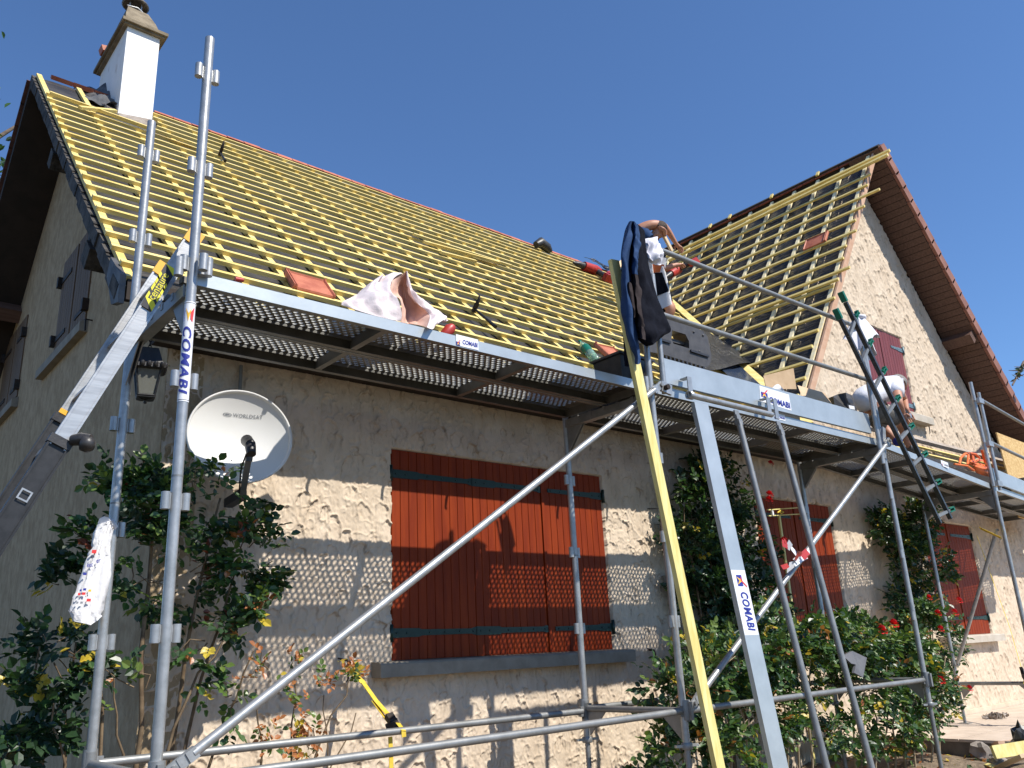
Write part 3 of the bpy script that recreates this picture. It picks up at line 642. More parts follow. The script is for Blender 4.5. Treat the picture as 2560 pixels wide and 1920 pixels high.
for i, x in enumerate(PX):
    dz = PZ[i]; oy = PY[i]
    if i == 0:
        po = post(x, 0, -.18, 3.2, [.5, 1, 1.5, 2.02, 2.5, 3.0], (1.10,), .10); pi = post(x, YI, -.12, 3.2, [.5, 1, 1.5, 2.0, 2.5, 3.0], (1.12,), .10)
        # round sticker wrapped on the outer post
        lb = MB(); r = .0222
        def wrap(a, b, z=0.0, zt=1.845, th0=-2.05): th = th0+(b-.0)/r; return np.array([x+(r+z)*math.cos(th), (r+z)*math.sin(th), zt-a])
        for (m_, a0, a1, b0, b1, zz) in (('white_label', 0, .44, -.030, .034, .0), ('ink_black', .006, .434, .0305, .0315, .0004), ('ink_black', .006, .434, -.0275, -.0265, .0004), ('ink_black', .006, .008, -.027, .031, .0004), ('ink_black', .432, .434, -.027, .031, .0004)):
            lb.grid(lambda s, t_, a0=a0, a1=a1, b0=b0, b1=b1, zz=zz: wrap(a0+(a1-a0)*s, b0+(b1-b0)*t_, zz+.0006), 2, 14, m_)
        lettering(lb, 'COMABI', lambda a, b: wrap(.115+a, -.018+b, .0024), .035, 'ink_blue', width=.295, shear=.22, bold=.03, space=1.15)
        lb.add([wrap(.03, -.018, .0016), wrap(.09, -.018, .0016), wrap(.09, .018, .0016), wrap(.03, .018, .0016)], [(0,1,2,3)], 'ink_blue')
        lb.add([wrap(.03, -.012, .0022), wrap(.092, .0, .0022), wrap(.03, .012, .0022), wrap(.055, .0, .0022)], [(0,1,2,3)], 'ink_yellow')
        lb.add([wrap(.05, .008, .0026), wrap(.025, .022, .0026), wrap(.095, .017, .0026), wrap(.08, .008, .0026)], [(0,1,2,3)], 'ink_red')
        lb.build('sticker', po)
    elif i == 1:
        po = post(x-.012, 0, -.17, 3.11, [.5, 1, 1.5], (), .25); pi = post(x, YI, -.17, 2.0, [.5, 1, 1.5], (.98,), .25)
    elif i == 2:
        po = post(x, 0, -.19, 3.16, [.5, 1, 1.5, 2.5], (1.02,), .35); pi = post(x, YI, -.17, 2.0, [.5, 1, 1.5], (), .35)
    else:
        po = post(x, oy, -.17+dz, 3.2+dz, [.5+dz, 1+dz, 1.5+dz, 2.0+dz, 2.5+dz, 3.0+dz], (), .4); pi = post(x, oy+YI, -.17+dz, 1.95+dz, [], (), .4)
    for y, pr in ((oy, po), (oy+YI, pi)):
        xx = x-(.012 if i == 1 and y == 0 else 0); zg = -.84 if i < 3 else -.613
        jk = MB(); zc = -.17+dz
        n = 34; pts = []; rd = []
        for k in range(n*2+1):
            zz = zc-(zc-zg)*k/(2*n); pts.append((xx, y, zz)); rd.append(.0185 if k % 2 else .0155)
        jk.path(pts, rd, 'galv_dull', 12)
        jk.lathe((xx, y, zc-.035), (0,0,1), [(.030,0), (.034,.006), (.034,.03), (.030,.036)], 'galv_dull', 14)
        jk.bar((xx-.075, y+.02, zc-.015), (xx+.075, y-.02, zc-.015), .022, .014, (0,0,1), 'galv')
        jk.span((xx-.06, y-.06, zg-.004), (xx+.06, y+.06, zg+.004), 'galv_dull')
        if i == 3 or y == 0: jk.span((xx-.14, y-.10, zg-.03), (xx+.15, y+.09, zg-.005), 'fresh_timber')
        jk.build('base_jack', scaf)
    # base transom, deck transom with gussets
    tb = MB(); z = .0+(dz if i < 3 else -.20); tb.tube((x, oy+.03, z), (x, oy+YI-.03, z), .0195, 'galv_dull', 16)
    for y, s in ((oy+.02, 1), (oy+YI-.02, -1)):
        tb.prism([(x-.004, y, z-.02), (x-.004, y+s*.16, z-.02), (x-.004, y+s*.015, z-.16)], (.008, 0, 0), 'galv_dull')
        tb.lathe((x, y-s*.03, z-.05), (0,0,1), [(.029,0), (.031,.02), (.031,.09), (.029,.11)], 'galv_dull', 14)
        tb.span((x-.012, y-s*.075, z-.05), (x+.012, y-s*.045, z+.05), 'galv_dull')
    tb.build('base_transom', scaf)
    td = MB(); z = 1.905+dz; td.span((x-.027, oy+.02, z-.028), (x-.020, oy+YI-.02, z+.028), 'galv_dull'); td.span((x+.020, oy+.02, z-.028), (x+.027, oy+YI-.02, z+.028), 'galv_dull'); td.span((x-.020, oy+.02, z-.028), (x+.020, oy+YI-.02, z-.022), 'galv_dull')
    for k in range(5): td.span((x-.03, oy+.14+k*.13, z+.0), (x+.03, oy+.165+k*.13, z+.034), 'galv_dull')
    for y, s in ((oy+.024, 1), (oy+YI-.024, -1)):
        td.prism([(x-.012, y, z-.028), (x-.012, y+s*.17, z-.028), (x-.012, y+s*.15, z-.034), (x-.012, y, z-.21)], (.005, 0, 0), 'galv_dull')
        td.prism([(x+.007, y, z-.028), (x+.007, y+s*.17, z-.028), (x+.007, y+s*.15, z-.034), (x+.007, y, z-.21)], (.005, 0, 0), 'galv_dull')
    td.build('deck_transom', scaf)
# perforated decks
PITX, PITY, HR = .041, .0265, .0125
def deck(x0, x1, y0, w, z0, z1, nm='deck_plank', ya=0.0, yb=0.0):
    L = x1-x0; mb = MB(); zz = lambda x: z0+(z1-z0)*(x-x0)/L
    _y0, _y1 = ya, yb
    def T(x, y, h): return (x, y+_y0+(_y1-_y0)*(x-x0)/L, zz(x)+h)
    ma = .052; nrow = int(round((w-2*ma)/PITY)); py = (w-2*ma)/nrow
    e = .10; nx = int((L-2*e)/PITX); px = (L-2*e)/nx
    def q(xa, xb, ya, yb, h=0): mb.add([T(xa,ya,h), T(xb,ya,h), T(xb,yb,h), T(xa,yb,h)], [(0,1,2,3)], 'deck_steel')
    q(x0+.03, x1-.03, y0, y0+ma); q(x0+.03, x1-.03, y0+w-ma, y0+w); q(x0+.03, x0+e, y0+ma, y0+w-ma); q(x1-e, x1-.03, y0+ma, y0+w-ma)
    ca = [math.pi*2*k/8+math.pi/8 for k in range(8)]
    for r_ in range(nrow):
        yc = y0+ma+(r_+.5)*py; off = .5*px*(r_ % 2); X0 = x0+e
        if off: q(X0, X0+off, yc-py/2, yc+py/2); q(X0+off+(nx-1)*px, X0+nx*px, yc-py/2, yc+py/2)
        for c in range(nx-(1 if off else 0)):
            xc = X0+off+(c+.5)*px; hx, hy = px/2, py/2
            inn = [T(xc+HR*1.05*math.cos(a), yc+HR*math.sin(a), 0) for a in ca]
            if c % 9 == 4 and abs((c*7+r_) % 13-3) < 0: continue
            o = [T(xc+hx, yc+hy, 0), T(xc-hx, yc+hy, 0), T(xc-hx, yc-hy, 0), T(xc+hx, yc-hy, 0)]
            vs = inn+o
            top = [(p_[0], p_[1], p_[2]+.0065) for p_ in inn]; mb.add(inn+top, [(k_, (k_+1) % 8, (k_+1) % 8+8, k_+8) for k_ in range(8)], 'galv_lip', True)
            mb.add(vs, [(8,9,2,1,0)[::-1] if 0 else (0,8,9,1), (1,9,2), (2,9,10,3), (3,10,4), (4,10,11,5), (5,11,6), (6,11,8,7), (7,8,0)], 'deck_steel')
    # channels, stiffeners, end claws
    def slab(xa, xb, ya, yb, ha, hb, m_='deck_steel'):
        vs = [T(xa,ya,ha), T(xb,ya,ha), T(xb,yb,ha), T(xa,yb,ha), T(xa,ya,hb), T(xb,ya,hb), T(xb,yb,hb), T(xa,yb,hb)]
        mb.add(vs, [(0,3,2,1), (4,5,6,7), (0,1,5,4), (2,3,7,6), (1,2,6,5), (3,0,4,7)], m_)
    for ya, yb in ((y0, y0+.003), (y0+w-.003, y0+w)): slab(x0+.03, x1-.03, ya, yb, -.060, -.0006, 'galv_sheet' if ya == y0 else 'deck_steel')
    for ya, yb in ((y0+.0031, y0+.032), (y0+w-.032, y0+w-.0031)): slab(x0+.03, x1-.03, ya, yb, -.060, -.057)
    for ya in (y0+ma-.004, y0+w-ma+.001): slab(x0+.03, x1-.03, ya, ya+.003, -.018, -.001)
    ns = 2
    for k in range(1, ns+1):
        xs = x0+L*(k+.0)/(ns+1)
        slab(xs-.018, xs-.014, y0+.033, y0+w-.033, -.055, -.002); slab(xs+.014, xs+.018, y0+.033, y0+w-.033, -.055, -.002); slab(xs-.018, xs+.018, y0+.033, y0+w-.033, -.0581, -.0552)
    for xs, s in ((x0+.03, -1), (x1-.03, 1)):
        slab(xs-.003, xs+.003, y0+.004, y0+w-.004, -.060, -.001)
        for yy in (y0+.06, y0+w-.09): slab(xs-(.045 if s < 0 else 0), xs+(.045 if s > 0 else 0), yy, yy+.035, -.035, -.004)
    return mb.build(nm, scaf)
decks = []
for i in range(3):
    for y0 in (.022, .412):
        decks.append(deck(PX[i], PX[i+1], y0, .378, 2.005+PZ[i], 2.005+PZ[i+1], ya=PY[i], yb=PY[i+1]))
for y0 in (.022, .412): deck(PX[3], PX[3]+3.0, y0, .378, 2.005+PZ[3], 2.005+PZ[3]-.05, ya=PY[3], yb=PY[3]+.25)
def small_sticker(par, u0, v0, u1, v1, ypl, x_h, txt='COMABI', h=.045, fade=False):
    a = onY(u0, v0, ypl); b = onY(u1, v1, ypl); lb = MB(); L = b[0]-a[0]
    fn = plane_fn((a[0], ypl, a[2]-h), (1,0,(b[2]-a[2])/L), (0,0,1))
    rect(lb, fn, 0, 0, L, h, 'white_label'); brand_logo(lb, fn if not fade else fn, h*.42, .0006)
    if not fade: lettering(lb, txt, lambda x_, y_: fn(L*.28+x_, h*.22+y_, .0014), h*.42, 'ink_blue', width=L*.68, shear=.1, bold=.03)
    else: lettering(lb, txt, lambda x_, y_: fn(L*.28+x_, h*.2+y_, .0014), h*.4, 'print_grey', width=L*.66, bold=.01)
    lb.build('sticker', par)
small_sticker(decks[0], 640+.2893*1728, 480+.2893*1228, 640+.2893*1920, 480+.2893*1276, .0195, 0, h=.062)
small_sticker(decks[4], 1920+.2893*1492, 820+.2893*1140, 1920+.2893*1555, 820+.2893*1165, .145, 0, h=.060, fade=True)
# base ledgers
def ledger(x0, x1, y, z0, z1, nm='ledger'):
    mb = MB(); mb.tube((x0+.03, y, z0), (x1-.03, y, z1), .0192, 'galv_dull', 16)
    for x, z in ((x0, z0), (x1, z1)):
        mb.lathe((x, y, z-.06), (0,0,1), [(.0255,0), (.0255,.11)], 'galv_dull', 14); mb.span((x-.05 if x == x1 else x+.02, y-.012, z-.03), (x-.02 if x == x1 else x+.05, y+.012, z+.03), 'galv_dull')
    mb.build(nm, scaf)
ledger(PX[0], PX[1], 0, -.02, .0); ledger(PX[0], PX[1], YI, .0, -.015); ledger(PX[1], PX[2], 0, 0, 0); ledger(PX[1], PX[2], YI, 0, 0)
# braces
def brace(a, b):
    a = np.array(a, float); b = np.array(b, float); d = nrm(b-a); mb = MB()
    mb.path([a+d*.10, b-d*.10], .0192, 'galv', 16)
    for p_, s in ((a, 1), (b, -1)):
        x_, y_ = perp(d); up = np.array([0,1.0,0])
        for k, (t0, t1, w, h) in enumerate(((.0, .04, .012, .046), (.04, .075, .020, .044), (.075, .115, .032, .042))): mb.bar(p_+d*s*t0, p_+d*s*t1, w, h, nrm(np.cross(d, up)), 'galv')
        mb.lathe(p_+d*s*.02+np.array([0,-.02,0]), (0,1,0), [(.012,0), (.014,.01), (.012,.03)], 'galv_dull', 10)
    mb.build('brace', scaf)
brace((PX[0]+.03, -.045, .02), (PX[1]+.045, -.05, 1.985)); brace((PX[1]+.02, -.045, .03), (PX[2]+.06, -.05, 1.99))
b0 = onY(2394, 1647, .70); b1 = onY(2502, 1366, .05); brace((PX[3]-.02, .78+PY[3], -.02), (PX[3]-.02, .05+PY[3], 1.42))
# outside guard frame of the second bay
gf = MB()
for x, z0, z1 in ((3.07, 1.93, 2.78), (5.935, 1.80, 3.10)): gf.tube((x, -.035, z0), (x, -.035, z1), .0195, 'galv', 14)
for z, xa in ((2.5, 3.07), (3.0, 2.99)): gf.tube((xa, -.035, z), (5.935, -.035, z+.02), .0185, 'galv_dull', 14)
gf.build('guardrail', scaf)
gf = MB(); dz = PZ[3]; gx, gy = PX[3]+.09, PY[3]-.03
gf.tube((gx, gy, 1.93+dz), (gx, gy, 3.08+dz), .0195, 'galv', 14)
for z in (2.49, 3.0): gf.tube((gx, gy, z+dz), (12.0, gy+.24, z+dz-.05), .0185, 'galv_dull', 14)
for z in (2.0, 2.46, 2.97): gf.span((gx-.10, gy-.03, z+dz-.03), (gx+.03, gy+.03, z+dz+.03), 'galv')
gf.build('guardrail', scaf)
# clamps at the head of posts 0, 1 and 2
for px_, py_, z, h0, h1 in ((.064, -.005, 2.03, -.045, .04), (-.060, -.005, 2.0, -.045, .04), (.026, -.050, 2.02, -.035, .04), (2.935, 0, 1.98, -.05, .05)):
    cm = MB(); cm.tube((px_, py_, z+h0), (px_, py_, z+h1), .019, 'galv', 12); cm.build('coupler', scaf)
cm = MB(); cm.bar((3.02, -.05, 1.97), (3.12, -.05, 1.955), .02, .07, (0,0,1), 'galv'); cm.tube((3.05, -.09, 1.96), (3.05, -.03, 1.96), .018, 'iron', 10); cm.build('coupler', scaf)
cm = MB(); cm.bar((6.0, -.02, 1.82), (6.07, -.03, 2.1), .05, .02, (0,1,0), 'galv'); cm.tube((5.93, -.035, 1.76), (5.93, -.035, 1.95), .022, 'galv', 12); cm.lathe((6.13, -.03, 1.98), (0,1,0), [(.045,0), (.045,.06)], 'plastic_black', 14); cm.build('coupler', scaf)
# toe boards
def toe(x0, x1, z0a, z1a, h, y=-.006, dy=0.0):
    mb = MB()
    def V(x, yy, hh): q_ = (x-x0)/(x1-x0); return (x, y+yy+dy*q_, z0a+(z1a-z0a)*q_+hh)
    mb.add([V(x0,0,0), V(x1,0,0), V(x1,0,h), V(x0,0,h), V(x0,.004,0), V(x1,.004,0), V(x1,.004,h), V(x0,.004,h)], [(0,1,2,3), (7,6,5,4), (0,4,5,1), (3,2,6,7), (0,3,7,4), (1,5,6,2)], 'galv_sheet')
    for hh in (0, h-.004): mb.add([V(x0,.0042,hh), V(x1,.0042,hh), V(x1,.026,hh), V(x0,.026,hh), V(x0,.0042,hh+.004), V(x1,.0042,hh+.004), V(x1,.026,hh+.004), V(x0,.026,hh+.004)], [(0,3,2,1), (4,5,6,7), (0,1,5,4), (3,7,6,2)], 'galv_sheet')
    return mb.build('toe_board', scaf)
t2 = toe(3.09, 5.89, 2.022, 2.03, .175)
def corner(x, y): return onY(1640+.2893*x, 880+.2893*y, -.0075)
c0, c1, c2, c3 = corner(893, 290), corner(1148, 368), corner(1172, 508), corner(905, 425)
lb = MB(); fn = lambda a, b, z=0.0: (c3*(1-a)*(1-b)+c2*a*(1-b)+c1*a*b+c0*(1-a)*b)+np.array([0, -z, 0])
rect(lb, fn, 0, 0, 1, 1, 'white_label'); lf = lambda a, b, z=0.0: fn(.03+a*.25/.1, .30+b*.5/.1, z)
brand_logo(lb, lf, .085, .0006)
lettering(lb, 'COMABI', lambda a, b: fn(.285+a, .10+b, .002), .38, 'ink_blue', width=.68, bold=.035)
lb.build('sticker', t2)
toe(PX[3]+.06, 12.0, 2.02+PZ[3], 1.97+PZ[3], .17, y=PY[3]-.006, dy=.24)
small_sticker(decks[2], 1640+.2893*1020, 880+.2893*525, 1640+.2893*1112, 880+.2893*548, .0195, 0, h=.045)
# loose boards on the far bay of the scaffold
def rod(name, label, cat, a, b, w, h, m_, up=(0,0,1), group=None, loc=None):
    a = np.asarray(a, float); b = np.asarray(b, float); mb = MB(); mb.bar(a, b, w, h, up, m_); o = mb.build(name, loc=(a if loc is None else loc)); return tag(o, label, cat, group)
mb = MB(); fn = lambda u, v, y: onY(u*DS, v*DS, y)
a = fn(2160, 934, .92); z0 = 1.80
mb.prism([(11.70, .93, z0), (13.4, .95, z0-.05), (13.4, 1.0, 2.98), (11.78, 1.0, 3.03)], (0, .018, 0), 'osb')
o = mb.build('osb_panel', loc=(12.5, .92, z0)); tag(o, 'tan chipboard panel standing on the far right end of the scaffold', 'board')
rod('loose_batten', 'grey weathered plank lying in front of the chipboard panel', 'plank', (11.60, .80, 2.30), (13.6, .78, 2.22), .02, .16, 'conduit', up=(0,1,0))

# ------------------------------------------------------------------ wall lantern, satellite dish
lc = onY(200+.18083*925, 700+.18083*1400, 1.2)
lan = thing('wall_lantern', 'black four-sided lantern hanging on a chain under the left eave corner', 'lantern', (lc[0], 1.2, 1.74))
lx = lc[0]
def sq(z, r, y=1.2, x=lx, rot=.55):
    return [np.array([x+r*math.cos(rot+k*math.pi/2), y+r*math.sin(rot+k*math.pi/2), z]) for k in range(4)]
mb = MB()
for k in range(4):
    a0 = sq(1.775, .058)[k]; a1 = sq(1.925, .088)[k]; mb.tube(a0, a1, .006, 'black_metal', 6)
for z, r in ((1.775, .058), (1.925, .088)):
    s_ = sq(z, r)
    for k in range(4): mb.tube(s_[k], s_[(k+1) % 4], .007, 'black_metal', 6)
mb.loft([sq(1.755, .030), sq(1.765, .062), sq(1.778, .062)], 'black_metal', smooth=False); mb.lathe((lx, 1.2, 1.735), (0,0,1), [(.001,0), (.010,.006), (.006,.014), (.012,.022)], 'black_metal', 10)
mb.build('frame', lan)
mb = MB(); mb.loft([sq(1.78, .052), sq(1.92, .080)], 'lantern_glass', cap=False, smooth=False); mb.build('glass', lan)
mb = MB(); mb.lathe((lx, 1.2, 1.80), (0,0,1), [(.012,0), (.014,.03), (.026,.06), (.02,.09), (.01,.10)], 'white_label', 12); mb.build('bulb', lan)
mb = MB(); mb.loft([sq(1.925, .115), sq(1.945, .112), sq(1.955, .098), sq(2.045, .062), sq(2.05, .03)], 'plastic_black', smooth=False)
for k in range(4):
    a, b_ = sq(1.952, .118)[k], sq(1.952, .118)[(k+1) % 4]
    for j in range(5): c_ = a+(b_-a)*(j+.5)/5; mb.lathe(c_-[0,0,.03], (0,0,1), [(.001,0), (.013,.01), (.011,.03)], 'plastic_black', 8)
mb.build('lantern_roof', lan)
mb = MB()
for k in range(7):
    z = 2.062+k*.021; t = (k % 2)*math.pi/2
    pts = [(lx+.007*math.cos(a)*math.cos(t), 1.2+.007*math.cos(a)*math.sin(t), z+.015*math.sin(a)) for a in [2*math.pi*i/8 for i in range(9)]]
    mb.path(pts, .0028, 'iron', 5, cap=False)
mb.build('chain', lan)

dc = onY(520*DS, 942*DS, 1.17); dn = nrm((-.12, -1.0, .06)); dx = nrm(np.cross(dn, (0,0,1)))*-1; dx = nrm(np.cross((0,0,1), dn)); dy = np.cross(dn, dx)
if dx[0] < 0: dx = -dx; dy = np.cross(dx, -dn)
if dy[2] < 0: dy = -dy
sd = thing('satellite_dish', 'pale grey round satellite dish on the wall beside the rose', 'satellite dish', (dc[0], 1.42, dc[2]))
RX, RY = .300, .276
mb = MB()
def dpt(r, t, h=0): return dc+dx*(RX*r*math.cos(t))+dy*(RY*r*math.sin(t))-dn*(.075*(1-r*r))+dn*h
def ring(r, h): return [dpt(r, 2*math.pi*k/56, h) for k in range(56)]
mb.loft([ring(r, 0) for r in (.02, .15, .3, .45, .6, .75, .88, .945)], 'dish', cap=False); mb.loft([ring(.945, 0), ring(.952, .010), ring(.985, .016), ring(1.0, .008), ring(1.0, -.008), ring(.96, -.012)], 'dish', cap=False)
mb.loft([ring(.945, -.006), ring(.6, -.010), ring(.02, -.010)], 'dish', cap=False)
mb.add([dpt(.02, 2*math.pi*k/56) for k in range(0, 56, 4)], [tuple(range(14))], 'dish')
for (a, b_) in ((-.10, -.48), (.02, -.62)): 
    t = math.atan2(b_, a); mb.lathe(dpt(math.hypot(a, b_), t, .0), dn, [(.006,0), (.005,.003), (.001,.004)], 'print_grey', 8)
rf = mb.build('reflector', sd)
mb = MB()
def dmap(a, b_):
    r = math.hypot(a, b_); return dc+dx*(RX*a)+dy*(RY*b_)-dn*(.075*(1-r*r))+dn*.003
lettering(mb, 'WORLDSAT', lambda a, b_: dmap(-.11+a, .47+b_), (.078), 'print_grey', width=.56, space=1.1, bold=.01)
for k in range(18):
    t0, t1 = 2*math.pi*k/18, 2*math.pi*(k+1)/18
    mb.add([dmap(-.22+.085*math.cos(t0), .50+.038*math.sin(t0)), dmap(-.22+.085*math.cos(t1), .50+.038*math.sin(t1)), dmap(-.22+.070*math.cos(t1), .50+.028*math.sin(t1)), dmap(-.22+.070*math.cos(t0), .50+.028*math.sin(t0))], [(0,1,2,3)], 'print_grey')
mb.add([dmap(-.27, .505), dmap(-.235, .485), dmap(-.205, .50), dmap(-.17, .49), dmap(-.19, .52), dmap(-.24, .522)], [tuple(range(6))], 'print_grey'); mb.build('lettering', rf)
ab = onY(524*DS, 1068*DS, 1.20); at_ = onY(541*DS, 965*DS, .93); mb = MB(); mb.bar(ab, at_, .032, .024, (0,0,1), 'galv_dull'); mb.bar(ab, ab+np.array([0, .2, -.02]), .05, .05, (0,0,1), 'black_metal'); mb.build('arm', sd)
mb = MB(); hd = nrm(dc-at_); mb.path([at_-hd*.03+[0,0,-.035], at_+[0,0,.0], at_+[.005,0,.03]], [.026, .030, .020], 'plastic_black', 12); mb.tube(at_+[.0,0,.012], at_+hd*.10+[0,0,.012], .028, 'plastic_black', 14, r2=.034); mb.tube(at_, at_+[0,.01,-.08], .018, 'plastic_black', 10)
mb.path([at_+[-.02,0,-.04], at_+[-.03,.03,-.10], at_+(ab-at_)*.6+[-.03,0,0], ab+[-.02,0,0]], .005, 'plastic_black', 6); mb.build('receiver_head', sd)
mb = MB(); mb.path([dc+[0,.08,0], dc+[0,.16,-.03], (dc[0], 1.47, dc[2]-.05)], .022, 'galv', 10); mb.span((dc[0]-.06, 1.455, dc[2]-.15), (dc[0]+.06, 1.475, dc[2]+.05), 'galv'); mb.build('mount', sd)

# ------------------------------------------------------------------ ladders
lad = thing('ladder', 'aluminium ladder with black lower section leaning on the left scaffold end', 'ladder', (-1.3, .35, -.85))
LD = nrm((.442, 0, 1.0)); LWd = np.array([LD[2], 0, -LD[0]])
def lp(z, y=.15, w=0.0): return np.array([-.014-.442*(2.10-z), y, z])+LWd*w
def stile(y, z0, z1, w, d, m_, name, par):
    mb = MB(); a, b_ = lp(z0, y), lp(z1, y)
    mb.bar(a, b_, d*.5, w, LWd, m_)
    for s in (-1, 1): mb.bar(a+LWd*s*(w/2-.004), b_+LWd*s*(w/2-.004), d, .0085, LWd, m_)
    return mb.build(name, par)
sa = stile(.15, 1.20, 2.20, .066, .026, 'alu', 'stile', lad); sb = stile(.56, 1.40, 2.20, .066, .026, 'alu', 'stile', lad)
for y in (.15, .56):
    mb = MB(); mb.bar(lp(2.195, y), lp(2.262, y), .030, .072, LWd, 'cap_yellow'); mb.build('end_cap', lad)
for y, zt in ((.15, 1.225), (.56, 1.42)):
    s_ = stile(y, -.86, zt, .080, .034, 'black_metal', 'lower_stile', lad)
    mb = MB(); mb.bar(lp(zt-.02, y), lp(zt+.012, y), .040, .088, LWd, 'plastic_black'); mb.build('sleeve', s_)
    mb = MB()
    for k in range(6):
        z = 1.005-.27*k
        if y > .3: continue
        o_ = lp(z, y-.0178, -.004); ex, ey = LWd, LD
        for (a0, b0_, a1, b1_) in ((-.021,-.021,.021,-.015), (-.021,.015,.021,.021), (-.021,-.015,-.015,.015), (.015,-.015,.021,.015)):
            mb.add([o_+ex*a0+ey*b0_, o_+ex*a1+ey*b0_, o_+ex*a1+ey*b1_, o_+ex*a0+ey*b1_], [(0,1,2,3)], 'alu')
    if mb.n: mb.build('rung_end', s_)
mb = MB(); mb.bar(lp(1.435, .56, 0)+[0,-.02,0], lp(1.455, .56, 0)+[0,-.02,0], .004, .07, LWd, 'cap_yellow'); mb.build('marker', lad)
for k in range(11):
    z = 2.06-.27*k
    mb = MB(); mb.bar(lp(z, .16), lp(z, .55), .030, .030, LD, 'alu'); mb.build('rung', lad)
mb = MB(); k0 = lp(1.245, .13, .034); mb.path([k0, k0+[.02,-.03,-.0], k0+[.05,-.05,-.005]], [.022, .026, .024], 'plastic_black', 12); mb.lathe(k0+[.035,-.045,-.02], nrm((1,-.5,-.3)), [(.014,-.02), (.030,-.012), (.032,.012), (.02,.03), (.001,.034)], 'plastic_black', 16); mb.build('lock_knob', lad)
# warning sticker on the near stile
s0 = onY(.2893*1262, 480+.2893*1003, .136); s1 = onY(.2893*1480, 480+.2893*645, .136); L = np.linalg.norm(s1-s0); ex = nrm(s1-s0); ey = nrm(np.array([-ex[2], 0, ex[0]]))
fn = plane_fn(s0-ey*.026, ex, ey, lift=.0); fn2 = lambda a, b_, z=0.0: s0-ey*.026+ex*a+ey*b_+np.array([0, -z, 0])
lb = MB(); hgt = .052; rect(lb, fn2, 0, 0, L, hgt, 'ink_black')
for a in (.00, .05, L-.125, L-.035, L*.5-.03):
    w_ = .034; sk = .045
    pts = [(a, 0), (a+w_, 0), (a+w_+sk, hgt), (a+sk, hgt)]; pts = [(min(max(p_, 0), L), q_) for p_, q_ in pts]; poly2(lb, fn2, pts, 'warn_yellow', .0005)
rect(lb, fn2, L*.20, .010, L*.82, .042, 'ink_black', .0009); lettering(lb, 'centaure', lambda a, b_: fn2(L*.21+a, .014+b_, .0014), .026, 'warn_yellow', width=L*.60)
lb.build('sticker', sa)

dl = thing('roof_ladder', 'dark rail ladder with green rung ends hung across the front of the scaffold', 'ladder', (7.0, -.1, 1.3))
a0 = onY(1815*DS, 690*DS, -.10); a1 = onY(2030*DS, 1130*DS, -.16); b0 = onY(1826*DS, 653*DS, -.12); b1 = onY(2053*DS, 1120*DS, -.18)
for (p_, q_) in ((a0, a1), (b0, b1)):
    mb = MB(); mb.bar(p_, q_, .026, .036, (0,1,0), 'dark_rail'); mb.build('stile', dl)
    mb = MB(); d = nrm(q_-p_); mb.bar(p_-d*.10, p_-d*.005, .03, .05, (0,1,0), 'plastic_green'); mb.build('end_cap', dl)
n = 8
for k in range(n):
    t = .085+.126*k; p_ = a0+(a1-a0)*t; q_ = b0+(b1-b0)*t; d = nrm(q_-p_)
    mb = MB(); mb.bar(p_-d*.01, q_+d*.03, .03, .026, (0,0,1), 'galv_dull'); r_ = mb.build('rung', dl)
    mb = MB(); c_ = q_+d*.035
    for s in (-1, 1): mb.bar(c_+[0,0,s*.016], c_+d*.075+[0,0,s*.016], .035, .010, (0,0,1), 'plastic_green')
    mb.bar(c_+d*.065, c_+d*.08, .035, .042, (0,0,1), 'plastic_green'); mb.build('rung_cap', r_)
lt = onY(1845*DS, 700*DS, -.03)
mb = MB()
def ragf(a, b_):
    t = 2*math.pi*a; r = .055+.13*b_*(1+.35*math.sin(3*t)+.2*math.sin(5*t+1)); return np.array([PX[2]-.03+r*math.cos(t)*1.1, -.02+.55*r*math.sin(t), 3.13-.26*b_**1.2*(1+.3*math.sin(2*t+.6))+.02*math.sin(7*t)])
mb.grid(ragf, 42, 10, 'cloth_white'); mb.path([(PX[2]-.03+.05*math.cos(t), -.02+.045*math.sin(t), 3.135) for t in [2*math.pi*k/14 for k in range(15)]], .02, 'cloth_white', 8)
tag(mb.build('hung_cloth', loc=(PX[2], 0, 3.1)), 'crumpled white cloth draped over the post top by the green-tipped ladder', 'cloth')

# ------------------------------------------------------------------ things leaning on the scaffold front
YB = -.42
def foot(u, v, y, top):   # where the straight piece meets the soil
    p_ = onY(u*DS, v*DS, y); d = nrm(p_-top); t = (-.80-p_[2])/d[2]; return p_+d*t
tl, tr = onY(1640+.2893*330, 880+.2893*428, -.075), onY(1640+.2893*447, 880+.2893*458, -.075)
fl_ = foot(1660, 1659, -.31, tl); fr_ = foot(1712, 1659, -.31, tr)
mb = MB(); tc_, fc_ = (tl+tr)/2, (fl_+fr_)/2; wv = .5*(np.linalg.norm(tr-tl)); ax = nrm(tr-tl); ax = nrm((ax[0], ax[1], 0)); dd = (fc_-tc_)
nn = nrm(np.cross(ax, dd)); nn = nn if nn[1] < 0 else -nn
mb.obox((tc_+fc_)/2, ax*.075, dd/2, nn*.002, 'galv_sheet')
for s in (-1, 1): mb.obox((tc_+fc_)/2+ax*s*.073-nn*.016, ax*.002, dd/2*.999, nn*.014, 'galv_sheet')
tb_ = mb.build('spare_toe_board', loc=fc_); tag(tb_, 'long grey steel toe board standing upright against the deck edge', 'toe board')
us = lambda v: (v-428)/1231.0
lb = MB(); dnn = nrm(dd)
s0 = onP(1840+.0, 1425, tc_+nn*.003, nn); ptop = tc_+dnn*(np.dot(s0-tc_, dnn))
s1 = onP(1870, 1588, tc_+nn*.003, nn); L = np.dot(s1-s0, dnn)
fn3 = lambda a, b_, z=0.0: ptop+dnn*a-ax*(b_-.073)+nn*(.0026+z)
